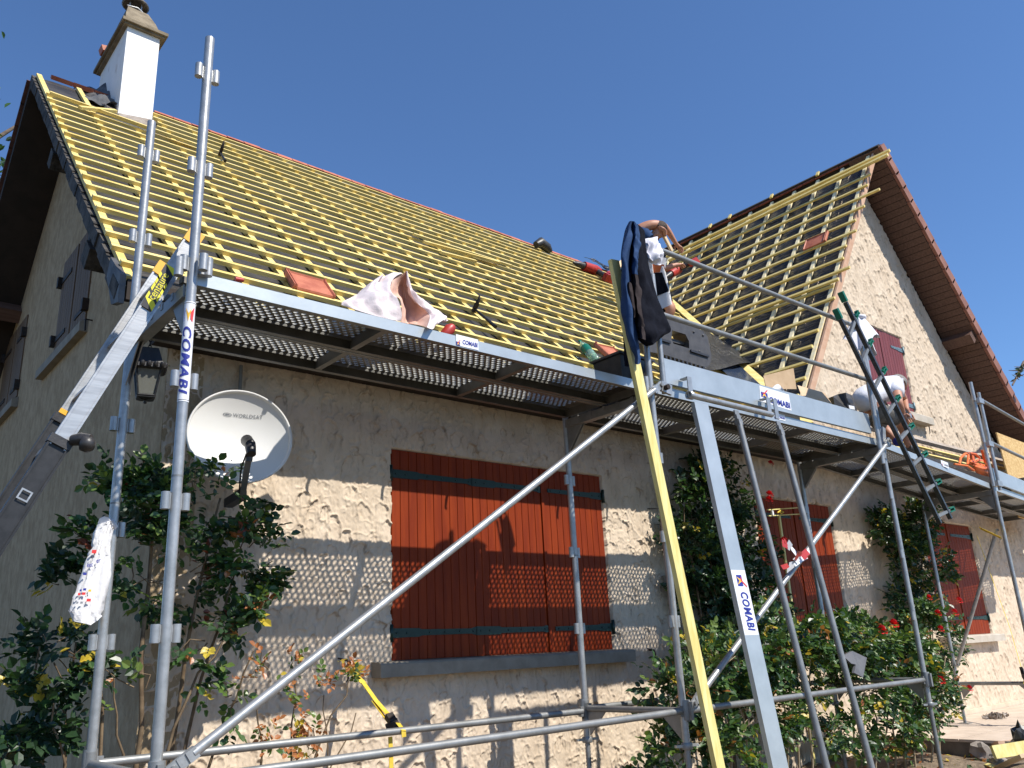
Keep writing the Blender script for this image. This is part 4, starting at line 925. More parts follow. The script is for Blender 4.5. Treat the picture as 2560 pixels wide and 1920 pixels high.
fn3 = lambda a, b_, z=0.0: ptop+dnn*a+ax*(b_-.073)+nn*(.0026+z)
rect(lb, fn3, 0, .0, L, .146, 'white_label'); brand_logo(lb, lambda a, b_, z=0.0: fn3(.03+a, .04+b_, z), .07, .0006)
lettering(lb, 'COMABI', lambda a, b_: fn3(.135+a, .045+b_, .002), .075, 'ink_blue', width=L-.16, shear=.15, bold=.03, space=1.1); so_ = lb.build('sticker', tb_)
so_.location = (0,0,0)
for i, ((x, y), u) in enumerate((((690, 505), 1786), ((1052, 600), 1883))):
    t_ = onY(1640+.2893*x, 880+.2893*y, -.075); f_ = foot(u, 1659, -.36, t_); d = nrm(f_-t_); mb = MB()
    mb.path([t_+d*.09, f_], .0215, 'galv_dull', 16)
    for (q0, q1, w_, h_) in ((0, .035, .050, .010), (.035, .07, .047, .022), (.07, .11, .043, .036)): mb.bar(t_+d*q0, t_+d*q1, w_, h_, nn, 'galv_dull')
    tag(mb.build('spare_tube', loc=f_), 'grey steel tube leaning on the deck edge '+('between the steel toe board and another tube' if i == 0 else 'right of the other leaning tube'), 'tube', 'spare tubes leaning on the deck')
mb = MB(); h0 = onY(1725, 988, -.075); h1 = onY(1929, 1037, -.075); mb.tube(h0, h1, .021, 'galv', 14)
for p_ in (h0+[.01,0,0], h1-[.02,0,0], h1+[.07,0,.0]):
    mb.bar(p_+[0,-.0,-.02], p_+[0,-.0,.13], .045, .008, (0,1,0), 'galv'); mb.bar(p_+[0,0,.125], p_+[0,.06,.125], .045, .008, (0,0,1), 'galv')
mb.lathe(h0+[-.005,0,0], (-1,0,0), [(.028,-.03), (.030,.01), (.022,.014), (.020,-.02)], 'galv', 14)
tag(mb.build('hook_rail', loc=h0), 'short grey tube hooked over the deck edge above the leaning tubes', 'tube')
t_ = onY(1325*DS, 563*DS, -.07); f_ = foot(1553, 1659, -.16, t_); rod('leaning_plank', 'long yellow timber batten leaning upright beside the hanging jacket', 'plank', f_, t_, .075, .032, 'plank_wood', up=nn)
# ------------------------------------------------------------------ jacket and sack hung on the post
jk = thing('jacket', 'navy and grey work jacket hanging on the scaffold post', 'jacket', (2.98, -.02, 2.1))
def jpatch(name, rows, m_, nu, nv, amp, seed, bulge=.05, y0=-.05, mats=None):
    """a hanging piece of cloth: outline rows measured on the photo, given a rounded, folded depth"""
    mb = MB(); R0 = []
    for i, r_ in enumerate(rows):
        n = len(r_); out = []
        for j, (x, y) in enumerate(r_):
            u = j/(n-1) if n > 1 else .5; out.append((x, y, y0-bulge*math.sin(math.pi*u)**.7))
        R0.append(out)
    cloth_patch(mb, R0, m_, nu, nv, amp*.85, seed, 1500, 520, .24116)
    back = [[(x, y, d+.05+bulge*1.2*math.sin(math.pi*j/(len(r_)-1))) for j, (x, y, d) in enumerate(r_)] for r_ in R0]
    cloth_patch(mb, back, m_, max(6, nu//2), max(8, nv//2), amp*.5, seed+1, 1500, 520, .24116)
    return mb.build(name, jk)
jpatch('body', [[(300,150), (370,160), (420,190), (462,235)], [(270,480), (340,470), (430,470), (492,520)], [(270,700), (370,720), (470,730), (545,745)], [(280,960), (400,970), (530,960), (618,990)], [(320,1170), (440,1150), (600,1120), (712,1190)], [(380,1340), (480,1330), (650,1250), (735,1275)], [(430,1400), (540,1405), (610,1350), (668,1320)], [(480,1435), (545,1420), (575,1395), (606,1372)]], 'denim_dark', 26, 40, .012, 3, bulge=.06, y0=-.105)
jpatch('lining', [[(225,560), (240,560), (262,560)], [(205,800), (235,800), (262,800)], [(215,1000), (245,1000), (270,1000)], [(235,1300), (260,1300), (285,1300)], [(250,1500), (275,1500), (300,1500)], [(255,1640), (285,1645), (312,1640)]], 'denim_dark', 8, 24, .005, 4, bulge=.03, y0=.03)
jpatch('sleeve', [[(300,142), (325,133), (350,142)], [(262,230), (300,215), (345,230)], [(236,340), (285,310), (330,340)], [(216,490), (262,470), (305,492)], [(226,620), (268,610), (316,640)], [(216,760), (266,770), (326,790)], [(222,930), (270,930), (338,960)], [(240,1120), (295,1110), (362,1140)], [(272,1320), (325,1310), (395,1350)], [(318,1460), (365,1450), (412,1490)], [(358,1540), (388,1535), (416,1550)], [(362,1615), (390,1622), (418,1612)]], 'denim', 22, 60, .011, 5, bulge=.085, y0=-.135)
jpatch('sleeve', [[(325,138), (358,140), (388,178)], [(318,250), (368,245), (412,262)], [(322,360), (370,350), (416,380)], [(328,462), (370,455), (410,472)], [(330,580), (366,575), (400,590)], [(326,690), (362,682), (398,695)]], 'denim', 18, 34, .009, 6, bulge=.075, y0=-.155)
jpatch('sleeve', [[(334,692), (364,684), (394,697)], [(342,800), (376,795), (408,810)], [(352,930), (388,920), (426,945)], [(368,1080), (406,1070), (444,1100)], [(388,1210), (426,1205), (462,1230)], [(398,1262), (434,1252), (468,1278)], [(402,1350), (440,1356), (474,1368)]], 'sleeve_grey', 18, 36, .008, 7, bulge=.07, y0=-.16)
jpatch('pocket_flap', [[(284,775), (305,765), (328,785)], [(280,880), (318,870), (350,890)], [(300,980), (335,980), (362,1000)], [(335,1080), (352,1080), (364,1085)], [(350,1135), (356,1137), (361,1135)]], 'sleeve_grey', 10, 18, .004, 9, bulge=.03, y0=-.205)
mb = MB()
cloth_patch(mb, [[(470,560,-.06), (500,560,-.08), (540,575,-.09), (590,592,-.07), (634,592,-.05)], [(468,480,-.06), (510,500,-.10), (560,530,-.12), (610,540,-.10), (642,560,-.06)], [(462,400,-.05), (510,420,-.09), (570,450,-.12), (620,480,-.12), (662,486,-.08)], [(456,330,-.04), (505,332,-.07), (560,358,-.09), (610,396,-.10), (655,452,-.08)], [(470,318,.0), (510,322,-.01), (562,345,-.01), (612,384,-.01), (652,440,.0)], [(480,540,.05), (520,540,.06), (560,560,.06), (600,570,.06), (630,575,.05)]], 'cloth_white', 26, 40, .014, 31, 1500, 520, .24116)
tag(mb.build('hung_shirt', loc=(3.2, -.05, 2.9)), 'crumpled white shirt slung over the left end of the upper guardrail', 'shirt')
sk = MB(); pu = lambda x, y: onY(1500+.2412*x, 520+.2412*y, .16)
o0, o1, o2, o3 = pu(540, 560), pu(628, 640), pu(735, 985), pu(640, 1050)
def skf(a, b_): 
    p_ = (o0*(1-a)+o1*a)*(1-b_)+(o3*(1-a)+o2*a)*b_; return p_+np.array([0, .03*math.sin(7*a+2*b_)-.03*math.sin(math.pi*a), .0])
sk.grid(skf, 14, 18, 'bag_white'); sk.grid(lambda a, b_: skf(a, b_)+np.array([0,.06+.03*math.sin(math.pi*a),0]), 8, 10, 'bag_white')
up_ = lambda a, b_, z=0.0: skf(a, 1-b_)+np.array([0, -.003-z, 0])
rect(sk, up_, .12, .80, .62, .985, 'orange', .001); rect(sk, up_, .0, .30, .42, .78, 'denim_dark', .001)
lettering(sk, '0', lambda a, b_: up_(.55+a, .36+b_, .003), .22, 'ink_black', width=.28, bold=.05); lettering(sk, '.com', lambda a, b_: up_(.40+a, .24+b_, .003), .055, 'ink_black', width=.5)
tag(sk.build('printed_sack', loc=o3), 'white printed sack with an orange band hanging behind the jacket', 'sack')

# ------------------------------------------------------------------ things on the first deck and the roof edge
sack_o = (1.2, .3, 2.01)
mb = MB()
cloth_patch(mb, [[(55,485,.13), (250,550,.08), (450,608,.06), (640,650,.07)], [(62,455,.15), (240,470,.10), (440,505,.07), (652,565,.06)], [(110,430,.20), (260,385,.15), (440,400,.11), (605,412,.08)], [(190,392,.28), (310,310,.25), (430,295,.19), (543,372,.13)], [(250,338,.34), (380,246,.33), (480,213,.30), (556,240,.24)], [(258,334,.42), (385,240,.42), (530,193,.40), (655,178,.37)], [(262,370,.55), (400,330,.60), (530,300,.60), (660,300,.55)]], 'sack', 40, 40, .016, 3)
cloth_patch(mb, [[(1045,640,.20), (1000,660,.05), (960,724,-.03), (900,706,-.02)], [(1112,640,.22), (1060,640,.10), (985,650,.02), (930,612,.06)], [(1046,590,.28), (1000,585,.20), (950,570,.14), (905,560,.18)], [(920,470,.33), (880,480,.28), (830,460,.24), (765,402,.27)], [(752,340,.36), (745,360,.33), (738,330,.31), (712,240,.33)], [(708,150,.36), (706,150,.355), (704,150,.35), (700,148,.35)]], 'sack', 26, 30, .012, 7)
sk_ = tag(mb.build('rubble_sack', loc=sack_o), 'open white woven rubble sack slumped on the first deck', 'sack')
mb = MB()
cloth_patch(mb, [[(556,240,.25), (640,195,.36), (695,148,.37)], [(540,385,.15), (620,330,.42), (705,300,.42)], [(632,425,.10), (668,440,.40), (690,480,.42)], [(652,570,.08), (682,560,.33), (700,600,.36)], [(640,660,.08), (690,665,.28), (722,672,.30)]], 'sack_inside', 16, 22, .004, 9)
cloth_patch(mb, [[(695,148,.37), (698,148,.37), (700,148,.36)], [(705,300,.42), (738,330,.40), (765,402,.28)], [(690,480,.42), (790,520,.36), (905,560,.19)], [(700,600,.36), (800,640,.26), (930,612,.07)], [(722,672,.30), (800,680,.18), (900,706,-.01)]], 'sack_inside', 16, 22, .004, 11)
mb.build('sack_mouth', sk_)
mb = MB(); p_ = onY(640+.2893*1675, 480+.2893*1170, .18); mb.path([p_+[-.03,.02,-.05], p_+[0,0,-.01], p_+[.02,0,.01]], [.028,.033,.02], 'plastic_red', 12); tag(mb.build('red_plastic_bag', loc=p_), 'small red plastic bag beside the white rubble sack', 'bag')
mb = MB(); p_ = onY(400+.2893*685, 660+.2893*118, .2); mb.path([p_+[-.02,0,-.012], p_+[.02,0,-.008]], [.012,.010], 'plastic_red', 10); tag(mb.build('red_sleeve', loc=p_), 'tiny red plastic scrap on the deck below the roof tile', 'scrap')
def tile_mesh(o_, ex, ey, nz, w, h):
    """interlocking clay tile: flat pan, two ribs on the left, turned-down nose"""
    mb = MB(); pr = [(0,.0), (.02,.022), (.045,.022), (.055,.006), (.075,.022), (.095,.022), (.11,.005), (.94,.005), (.96,.018), (1.0,.014)]
    def P_(a, b_, z): return o_+ex*(a*w)+ey*(b_*h)+nz*z
    k = len(pr); vs = []
    for b_, dz in ((0, -.012), (.02, 0), (.97, 0), (1.0, .012)):
        vs += [P_(a, b_, z+dz) for a, z in pr]
    for b_, dz in ((0, -.012), (.02, 0), (.97, 0), (1.0, .012)):
        vs += [P_(a, b_, z+dz-.014) for a, z in pr]
    fs = []
    for j in range(3):
        for i in range(k-1):
            a = j*k+i; fs.append((a, a+1, a+k+1, a+k)); q_ = a+4*k; fs.append((q_, q_+k, q_+k+1, q_+1))
    for i in range(k-1): fs.append((i, i+4*k, i+1+4*k, i+1)); a = 3*k+i; fs.append((a, a+1, a+1+4*k, a+4*k))
    for j in range(3): a = j*k; fs.append((a, a+k, a+5*k, a+4*k)); a = j*k+k-1; fs.append((a, a+4*k, a+5*k, a+k))
    mb.add(vs, fs, 'tile'); return mb
def rf1(u, v, h=.01): return onP(u, v, A1+N1*h, N1)
o_ = rf1(640+.2893*375, 480+.2893*832); e1 = rf1(640+.2893*620, 480+.2893*895); e2 = rf1(640+.2893*290, 480+.2893*690)
mb = tile_mesh(rf1(640+.2893*318, 480+.2893*818, .012), nrm(e1-o_), nrm(e2-o_), N1, .30, .28); tag(mb.build('roof_tile', loc=o_), 'terracotta roof tile lying on the lowest battens left of the sack', 'roof tile', 'loose roof tiles')
o_ = onY(1280+.2893*800, 480+.2893*1390, .9)
mb = tile_mesh(rf1(1280+.2893*880, 480+.2893*1475, .02), nrm((1, .12, .10)), nrm(np.array([-.30, .55, .75])), N1, .30, .26); tag(mb.build('roof_tile', loc=o_), 'terracotta roof tile tilted on the eave behind the yellow plank', 'roof tile', 'loose roof tiles')
o_ = onP(1920+.2893*500, 340+.2893*905, A2+N2*.012, N2); e1 = onP(1920+.2893*300, 340+.2893*985, A2+N2*.012, N2)
mb = tile_mesh(o_, nrm((0,1,0)), S2, N2, .34, .22); tag(mb.build('roof_tile', loc=o_), 'brown-red roof tile resting between battens of the right-hand roof', 'roof tile', 'loose roof tiles')
# bottle
bt0 = rf1(1280+.2893*735, 480+.2893*1470, .04); bt1 = rf1(1280+.2893*585, 480+.2893*1290, .04); bd = nrm(bt1-bt0); L = np.linalg.norm(bt1-bt0)
bo = thing('plastic_bottle', 'green-labelled clear plastic bottle lying on the roof edge', 'bottle', bt0)
mb = MB(); mb.lathe(bt0, bd, [(.02,0), (.040,.008), (.041,L*.55), (.040,L*.68), (.026,L*.84), (.014,L*.90), (.014,L*.95)], 'green_bottle', 20); mb.build('body', bo)
mb = MB(); mb.lathe(bt0, bd, [(.0418,L*.40), (.0418,L*.66)], 'plastic_green', 20, cap=False); mb.build('wrapper', bo)
mb = MB(); mb.lathe(bt0, bd, [(.016,L*.94), (.016,L*1.0)], 'plastic_green', 14); mb.build('cap', bo)
def hammer(head, end, label, N_):
    d = nrm(end-head); ha = thing('hammer', label, 'hammer', head, 'hammers left on the roof'); s_ = nrm(np.cross(d, N_))
    mb = MB(); mb.path([head, head+(end-head)*.45, end], [.009, .010, .016], 'black_metal', 10); mb.build('handle', ha)
    mb = MB(); mb.bar(head-N_*.03, head+N_*.05, .028, .028, d, 'iron'); mb.path([head+N_*.05, head+N_*.09, head+N_*.12-d*.02], [.016,.012,.005], 'iron', 8); mb.build('head', ha)
hammer(rf1(640+.2893*1890, 480+.2893*1010, .03), rf1(640+.2893*2070, 480+.2893*1165, .03), 'black-handled hammer lying on the battens right of the white sack', N1)
hammer(rf1(.2893*1905, .2893*1320, .03), rf1(.2893*1945, .2893*1390, .03), 'small dark hammer stuck high on the roof right of the tallest post', N1)
for i, (x, y, x2, y2) in enumerate(((1360, 365, 2210, 640), (1450, 430, 2100, 610), (1595, 520, 1900, 600))):
    p_ = rf1(640+.2893*x, 480+.2893*y, .03); q_ = rf1(640+.2893*x2, 480+.2893*y2, .03)
    rod('loose_batten', ['longest, topmost of three spare battens lying aslant mid-roof', 'middle one of three spare battens lying aslant mid-roof', 'shortest, lowest of three spare battens lying aslant mid-roof'][i], 'batten', p_, q_, .036, .027, 'batten', N1, 'spare battens on the roof')
p_ = rf1(.2893*430, .2893*800, .03); q_ = rf1(.2893*1690, .2893*1250, .03); rod('loose_batten', 'long orange-yellow spare batten lying below the chimney', 'batten', p_, q_, .036, .027, 'batten', N1, 'spare battens on the roof')
p_ = rf1(.2893*690, .2893*930, .035); q_ = rf1(.2893*1000, .2893*960, .035); rod('loose_batten', 'short spare batten offcut below the chimney flashing', 'batten', p_, q_, .036, .027, 'batten', N1, 'spare battens on the roof')
# battens laid across the wing roof, sticking out past the gable
w1 = lambda u, v, h=.03: onP(u, v, A2+N2*h, N2)
for i, (a, b_, h) in enumerate((((1440*DS, 555*DS), (1922*DS, 325*DS), .03), ((1445*DS, 563*DS), (1918*DS, 334*DS), .055))):
    rod('loose_batten', ['upper', 'lower'][i]+' of two long battens jutting past the gable peak', 'batten', w1(*a, h), w1(*b_, h), .045, .040, 'batten_wing', N2, 'spare battens on the wing roof')
rod('loose_batten', 'extra batten laid double on the lower wing roof battens', 'batten', w1(1480+.2893*1180, 560+.2893*835, .02), w1(1480+.2893*2130, 560+.2893*475, .02), .042, .032, 'batten_wing', N2, 'spare battens on the wing roof')
for i, (x, y, x2, y2) in enumerate(((1330, 425, 1300, 600), (1660, 700, 1720, 560))): pass
# tools
def drill(p_, d, N_, s, label):
    dr = thing('cordless_drill', label, 'power tool', p_, 'red power tools on the roof'); d = nrm(d); sd_ = nrm(np.cross(d, N_))
    mb = MB(); mb.path([p_, p_+d*.13*s, p_+d*.17*s], [.036*s, .040*s, .028*s], 'plastic_red', 12); mb.build('motor_housing', dr)
    mb = MB(); mb.path([p_-d*.005*s, p_-d*.06*s, p_-d*.11*s], [.028*s, .022*s, .008*s], 'plastic_black', 10); mb.build('chuck', dr)
    mb = MB(); mb.path([p_+d*.12*s, p_+d*.15*s+sd_*.12*s], [.024*s, .02*s], 'plastic_black', 10); mb.obox(p_+d*.155*s+sd_*.15*s, d*.05*s, sd_*.022*s, N_*.03*s, 'plastic_red'); mb.build('grip', dr)
a = w1(1280+.2893*1340, 480+.2893*725, .06); b_ = w1(1280+.2893*1480, 480+.2893*640, .10)
p_ = onY(1280+.2893*1370, 480+.2893*710, 2.75); q_ = onY(1280+.2893*1480, 480+.2893*640, 2.75); drill(p_, q_-p_, N2, 1.55, 'red and black cordless drill on the right-hand roof beside the worker')
p_ = rf1(1280+.2893*620, 480+.2893*640, .06); q_ = rf1(1280+.2893*760, 480+.2893*690, .06); drill(p_, q_-p_, N1, 1.9, 'red and black nail gun near the main ridge left of the worker')
p_ = rf1(1280+.2893*830, 480+.2893*730, .06); q_ = rf1(1280+.2893*870, 480+.2893*690, .08); drill(p_, q_-p_, N1, 1.6, 'dark red saw partly hidden by the top of the yellow plank')
mb = MB(); p_ = rf1(1280+.2893*260, 480+.2893*475, .06); mb.path([p_+[-.12,0,0], p_+[-.03,0,.06], p_+[.10,0,.02], p_+[.16,0,-.04]], [.05,.08,.07,.04], 'plastic_black', 12); tag(mb.build('dark_bundle', loc=p_), 'small dark bundle sitting on the main ridge line', 'bundle')
mb = MB(); p_ = rf1(1280+.2893*800, 480+.2893*640, .06); mb.grid(lambda a, b_: p_+np.array([-.25+.7*a, .2*b_, .16*b_+.05*math.sin(7*a)*b_+.03*math.sin(11*a+3*b_)]), 14, 8, 'underlay_wing'); tag(mb.build('membrane_scrap', loc=p_), 'crumpled black membrane at the valley top behind the plank', 'membrane')
rod('timber_offcut', 'brown timber offcut behind the jacket at the roof valley', 'timber', rf1(1280+.2893*905, 480+.2893*655, .08), rf1(1280+.2893*965, 480+.2893*600, .14), .09, .05, 'fresh_timber', N1)
# toolbox on the eave
tq = lambda x, y, yy=.86: onY(1280+.2893*x, 480+.2893*y, yy)
tx = thing('toolbox', 'black plastic tool case with an open carry handle on the roof edge', 'toolbox', tq(1450, 1500))
ol = [(1150,1300), (1235,1190), (1330,1085), (1380,1075), (1640,1195), (1690,1250), (1725,1420), (1712,1490), (1690,1510), (1660,1512), (1300,1400), (1180,1380)]
ih = [(1385,1195), (1378,1270), (1395,1310), (1532,1352), (1530,1290), (1500,1230)]
mb = MB(); off = np.array([.03, .17, .05]); po_ = [tq(*p_) for p_ in ol]; ph_ = [tq(*p_) for p_ in ih]
# front face with a hole: bridge outer and inner outlines by nearest fans
def holed(outer, inner, off, mb, m_):
    bm = bmesh.new(); ov = [bm.verts.new(p_) for p_ in outer]; iv = [bm.verts.new(p_) for p_ in inner]
    es = [bm.edges.new((ov[i], ov[(i+1) % len(ov)])) for i in range(len(ov))]+[bm.edges.new((iv[i], iv[(i+1) % len(iv)])) for i in range(len(iv))]
    bmesh.ops.triangle_fill(bm, use_beauty=True, edges=es); bm.verts.index_update()
    vs = [np.array(v.co) for v in bm.verts]; fs = [tuple(v.index for v in f.verts) for f in bm.faces]; bm.free()
    mb.add(vs, fs, m_); mb.add([v+off for v in vs], [f[::-1] for f in fs], m_)
    for loop in (outer, inner):
        k = len(loop); mb.add(list(loop)+[p_+off for p_ in loop], [(i, (i+1) % k, (i+1) % k+k, i+k) for i in range(k)], m_)
holed(po_, ph_, off, mb, 'plastic_grey'); mb.build('shell', tx)
mb = MB(); 
for a, b_ in (((1240,1260), (1370,1300)), ((1545,1370), (1700,1420))): mb.bar(tq(*a, .85), tq(*b_, .85), .02, .012, (0,1,0), 'plastic_black')
for k in range(11): a = tq(1290+36*k, 1405+10.4*k, .85); mb.bar(a, a+np.array([0,0,-.03]), .022, .02, (0,1,0), 'plastic_black')
for x, y in ((1570, 1210), (1650, 1240), (1620, 1380)): mb.lathe(tq(x, y, .858), (0,-1,0), [(.012,0), (.010,.006), (.002,.008)], 'plastic_black', 10)
mb.build('rib', tx)
mb = MB(); mb.bar(tq(1370, 1285, .93), tq(1535, 1330, .93), .03, .03, (0,0,1), 'plastic_grey'); mb.build('handle', tx)
mb = MB(); a = onY(870*DS, 770*DS, .3); p_ = onY(1280+.2893*960, 480+.2893*1520, .25)
mb.loft([[p_+np.array([sx*.17*s, sy*.13*s, z]) for sx, sy in ((-1,-1),(1,-1),(1,1),(-1,1))] for s, z in ((.78, -.18), (.95, .03), (1.05, .035), (1.05, .05), (.9, .05), (.75, -.1))], 'plastic_black', smooth=False)
tag(mb.build('plastic_tub', loc=p_), 'small black plastic tub on the deck behind the yellow plank', 'tub')
# cardboard box and radio
cq = lambda x, y, yy=.55: onY(1640+.2893*x, 880+.2893*y, yy)
cb_ = thing('cardboard_box', 'open cardboard box with folded-out flaps on the second deck', 'box', (5.55, .6, 2.01))
mb = MB(); k0, k1, k2, k3 = cq(960, 320), cq(1215, 390), cq(1215, 390)+[.12,.26,.04], cq(960, 320)+[.12,.26,.04]
for (a, b_) in ((k0, k1), (k1, k2), (k3, k2), (k0, k3)):
    mb.prism([a, b_, b_*[1,1,0]+[0,0,2.01], a*[1,1,0]+[0,0,2.01]], (.003,.004,0), 'card')
mb.build('carton', cb_)
mb = MB(); mb.prism([cq(928, 205, .62), cq(1188, 140, .62), cq(1215, 320, .60), cq(955, 320, .60)], (0,.005,0), 'card'); mb.build('flap', cb_)
mb = MB(); mb.prism([cq(1225, 288, .50), cq(1430, 345, .42), cq(1470, 400, .38), cq(1512, 468, .36), cq(1275, 415, .42)], (0,.004,.003), 'card_lit'); mb.build('flap', cb_)
mb = MB(); mb.prism([cq(1430, 345, .425), cq(1460, 355, .46), cq(1525, 455, .40), cq(1512, 468, .365)], (0,.004,.003), 'card'); mb.build('flap', cb_)
mb = MB(); fnb = lambda a, b_, z=0.0: k0+(k1-k0)*a+np.array([0, -.003-z, -.13*(1-b_)]); rect(mb, fnb, .35, .45, .98, .98, 'ink_blue', .001); mb.build('printing', cb_)
mb = MB(); p_ = cq(1050, 335, .5); mb.path([p_+[-.08,0,-.01], p_+[0,0,.02], p_+[.08,0,0]], [.02,.04,.02], 'bag_white', 10); tag(mb.build('white_wrapper', loc=p_), 'scrap of white wrapping behind the printed toe board', 'wrapper')
ra = thing('black_case', 'black plastic case with a white label beside the bending worker', 'case', cq(1620, 500))
mb = MB(); fa = [cq(1640, 350, .42), cq(1692, 372, .42), cq(1745, 520, .40), cq(1680, 520, .40)]; le = [cq(1532, 382, .55), cq(1545, 450, .55)]
r0 = [cq(1532, 385, .5), cq(1570, 365, .5), cq(1640, 350, .42), cq(1662, 500, .42), cq(1545, 480, .5)]
r1 = [p_+np.array([.12,.20,.02]) for p_ in r0]
mb.loft([r0, r1], 'plastic_black', smooth=False)
mb.prism([cq(1641, 351, .418), cq(1692, 372, .46), cq(1745, 522, .46), cq(1663, 501, .418)], (0,.02,0), 'plastic_grey'); mb.build('shell', ra)
mb = MB(); mb.prism([cq(1665, 460, .405), cq(1712, 470, .405), cq(1716, 498, .405), cq(1672, 490, .405)], (0,-.002,0), 'white_label'); mb.build('sticker', ra)
mb = MB(); mb.prism([cq(1650, 400, .41), cq(1695, 412, .41), cq(1705, 445, .41), cq(1660, 436, .41)], (0,-.002,0), 'plastic_black'); mb.build('panel', ra)
# orange hoist bucket
ob = thing('builders_barrow', 'orange steel barrow tray with tube frame on the third deck', 'barrow', (9.0, .45, 1.95))
oq = lambda x, y, yy=.36: onY(2200+.16275*x, 1000+.16275*y, yy)
mb = MB()
rim = [(1400,935,.38), (1440,960,.44), (1500,925,.62), (1580,930,.70), (1640,975,.60), (1692,1050,.46), (1660,1062,.34), (1560,1050,.24), (1450,1015,.22), (1385,975,.28)]
rimp = [oq(*r_) for r_ in rim]; cen = sum(rimp)/len(rimp)
def trayr(s_, z): return [cen+(p_-cen)*s_*np.array([1,1,.75])+np.array([.10*(1-s_), 0, z]) for p_ in rimp]
mb.loft([trayr(.62, -.115), trayr(.72, -.118), trayr(.90, -.05), trayr(1.0, 0), trayr(.96, .002), trayr(.66, -.10)], 'orange'); mb.build('tray', ob)
mb = MB(); mb.path(rimp+[rimp[0]], .014, 'orange', 8); mb.path([oq(1140, 985, .24), oq(1340, 1012, .20), oq(1445, 1085, .18)], .011, 'orange', 8)
mb.path([oq(1220, 985, .38), oq(1240, 890, .40), oq(1300, 830, .42), oq(1380, 815, .44), oq(1470, 832, .46), oq(1530, 890, .5)], .014, 'orange', 8); mb.path([oq(1345, 1000, .3), oq(1360, 840, .42)], .014, 'orange', 8); mb.build('frame', ob)
mb = MB(); mb.bar(oq(1425, 945, .46), oq(1410, 855, .46), .06, .03, (0,1,0), 'orange'); mb.build('bracket', ob)
mb = MB(); mb.bar(oq(1635, 960, .56), oq(1575, 765, .56), .07, .03, (0,1,0), 'orange'); mb.build('bracket', ob)

# ------------------------------------------------------------------ people
def skin_body(name, J, E_, m_, parent, sub=2, root=0):
    keys = list(J); off = LOC[parent]; me = bpy.data.meshes.new(name)
    me.from_pydata([tuple(np.array(J[k][0], float)-off) for k in keys], [(keys.index(a), keys.index(b)) for a, b in E_], [])
    o = bpy.data.objects.new(name, me); COL.objects.link(o); o.parent = parent; me.materials.append(MATS[m_])
    md = o.modifiers.new('Skin', 'SKIN'); md.use_smooth_shade = True
    if not me.skin_vertices: bpy.context.view_layer.update()
    for i, k in enumerate(keys):
        r = J[k][1]; r = r if hasattr(r, '__len__') else (r, r); me.skin_vertices[0].data[i].radius = r
    me.skin_vertices[0].data[root].use_root = True
    s_ = o.modifiers.new('Subdivision', 'SUBSURF'); s_.levels = sub; s_.render_levels = sub
    return o
def hand(J, E_, wrist, key, tip_dir, side, s=1.0):
    d = nrm(tip_dir); sd_ = nrm(np.asarray(side, float)-np.dot(side, d)*d); n_ = np.cross(d, sd_); w = np.asarray(wrist, float)
    J[key+'palm'] = (w+d*.055*s, .022*s); E_.append((key, key+'palm'))
    for i, (o_, L) in enumerate(((-.030, .062), (-.010, .075), (.010, .070), (.028, .055))):
        a = w+d*.085*s+sd_*o_*s; b = a+d*L*.55*s+n_*.012*s; c = b+d*L*.35*s+n_*.03*s
        for t_, p_, r_ in (('a', a, .0095), ('b', b, .0085), ('c', c, .007)): J[key+str(i)+t_] = (p_, r_*s)
        E_ += [(key+'palm', key+str(i)+'a'), (key+str(i)+'a', key+str(i)+'b'), (key+str(i)+'b', key+str(i)+'c')]
    a = w+d*.035*s-sd_*.036*s+n_*.012*s; b = a+d*.035*s-sd_*.012*s+n_*.02*s
    J[key+'ta'] = (a, .011*s); J[key+'tb'] = (b, .008*s); E_ += [(key+'palm', key+'ta'), (key+'ta', key+'tb')]
def head_parts(par, c, fwd, upv, r, m_, eyes=True):
    f_ = nrm(fwd); u_ = nrm(np.asarray(upv, float)-np.dot(upv, f_)*f_); s_ = np.cross(f_, u_)
    mb = MB(); rings = []
    for i in range(9):   # hair cap: back and top of the skull
        a = (i/8)*1.85; rr = r*1.10*math.sin(a)+1e-4; cc = c+u_*r*1.16*math.cos(a)-f_*r*.10
        rings.append([cc+rr*(math.cos(t)*f_*(1.02 if math.cos(t) < 0 else .93-.25*max(0, a-1.0))+math.sin(t)*s_*.93)+u_*(.012*math.cos(t)*(a > 1.2)) for t in [2*math.pi*k/20 for k in range(20)]])
    mb.loft(rings, m_, cap=False); mb.build('hair', par)
def face(J, E_, c, f_, u_, r, neck):
    f_ = nrm(f_); u_ = nrm(np.asarray(u_)-np.dot(u_, f_)*f_); s_ = np.cross(f_, u_)
    J['skull'] = (c+u_*r*.28, (r*.98, r*.90)); J['jaw'] = (c+f_*r*.30-u_*r*.55, (r*.62, r*.60)); J['nose'] = (c+f_*r*1.12-u_*r*.10, r*.13); J['brow'] = (c+f_*r*.55+u_*r*.18, r*.50); J['mouth'] = (c+f_*r*.92-u_*r*.52, r*.20)
    E_ += [(neck, 'skull'), ('skull', 'brow'), ('brow', 'nose'), (neck, 'jaw'), ('jaw', 'mouth')]
    for s in (-1, 1): J['ear%d' % s] = (c+s_*s*r*.98-f_*r*.08, r*.20); E_.append(('skull', 'ear%d' % s))
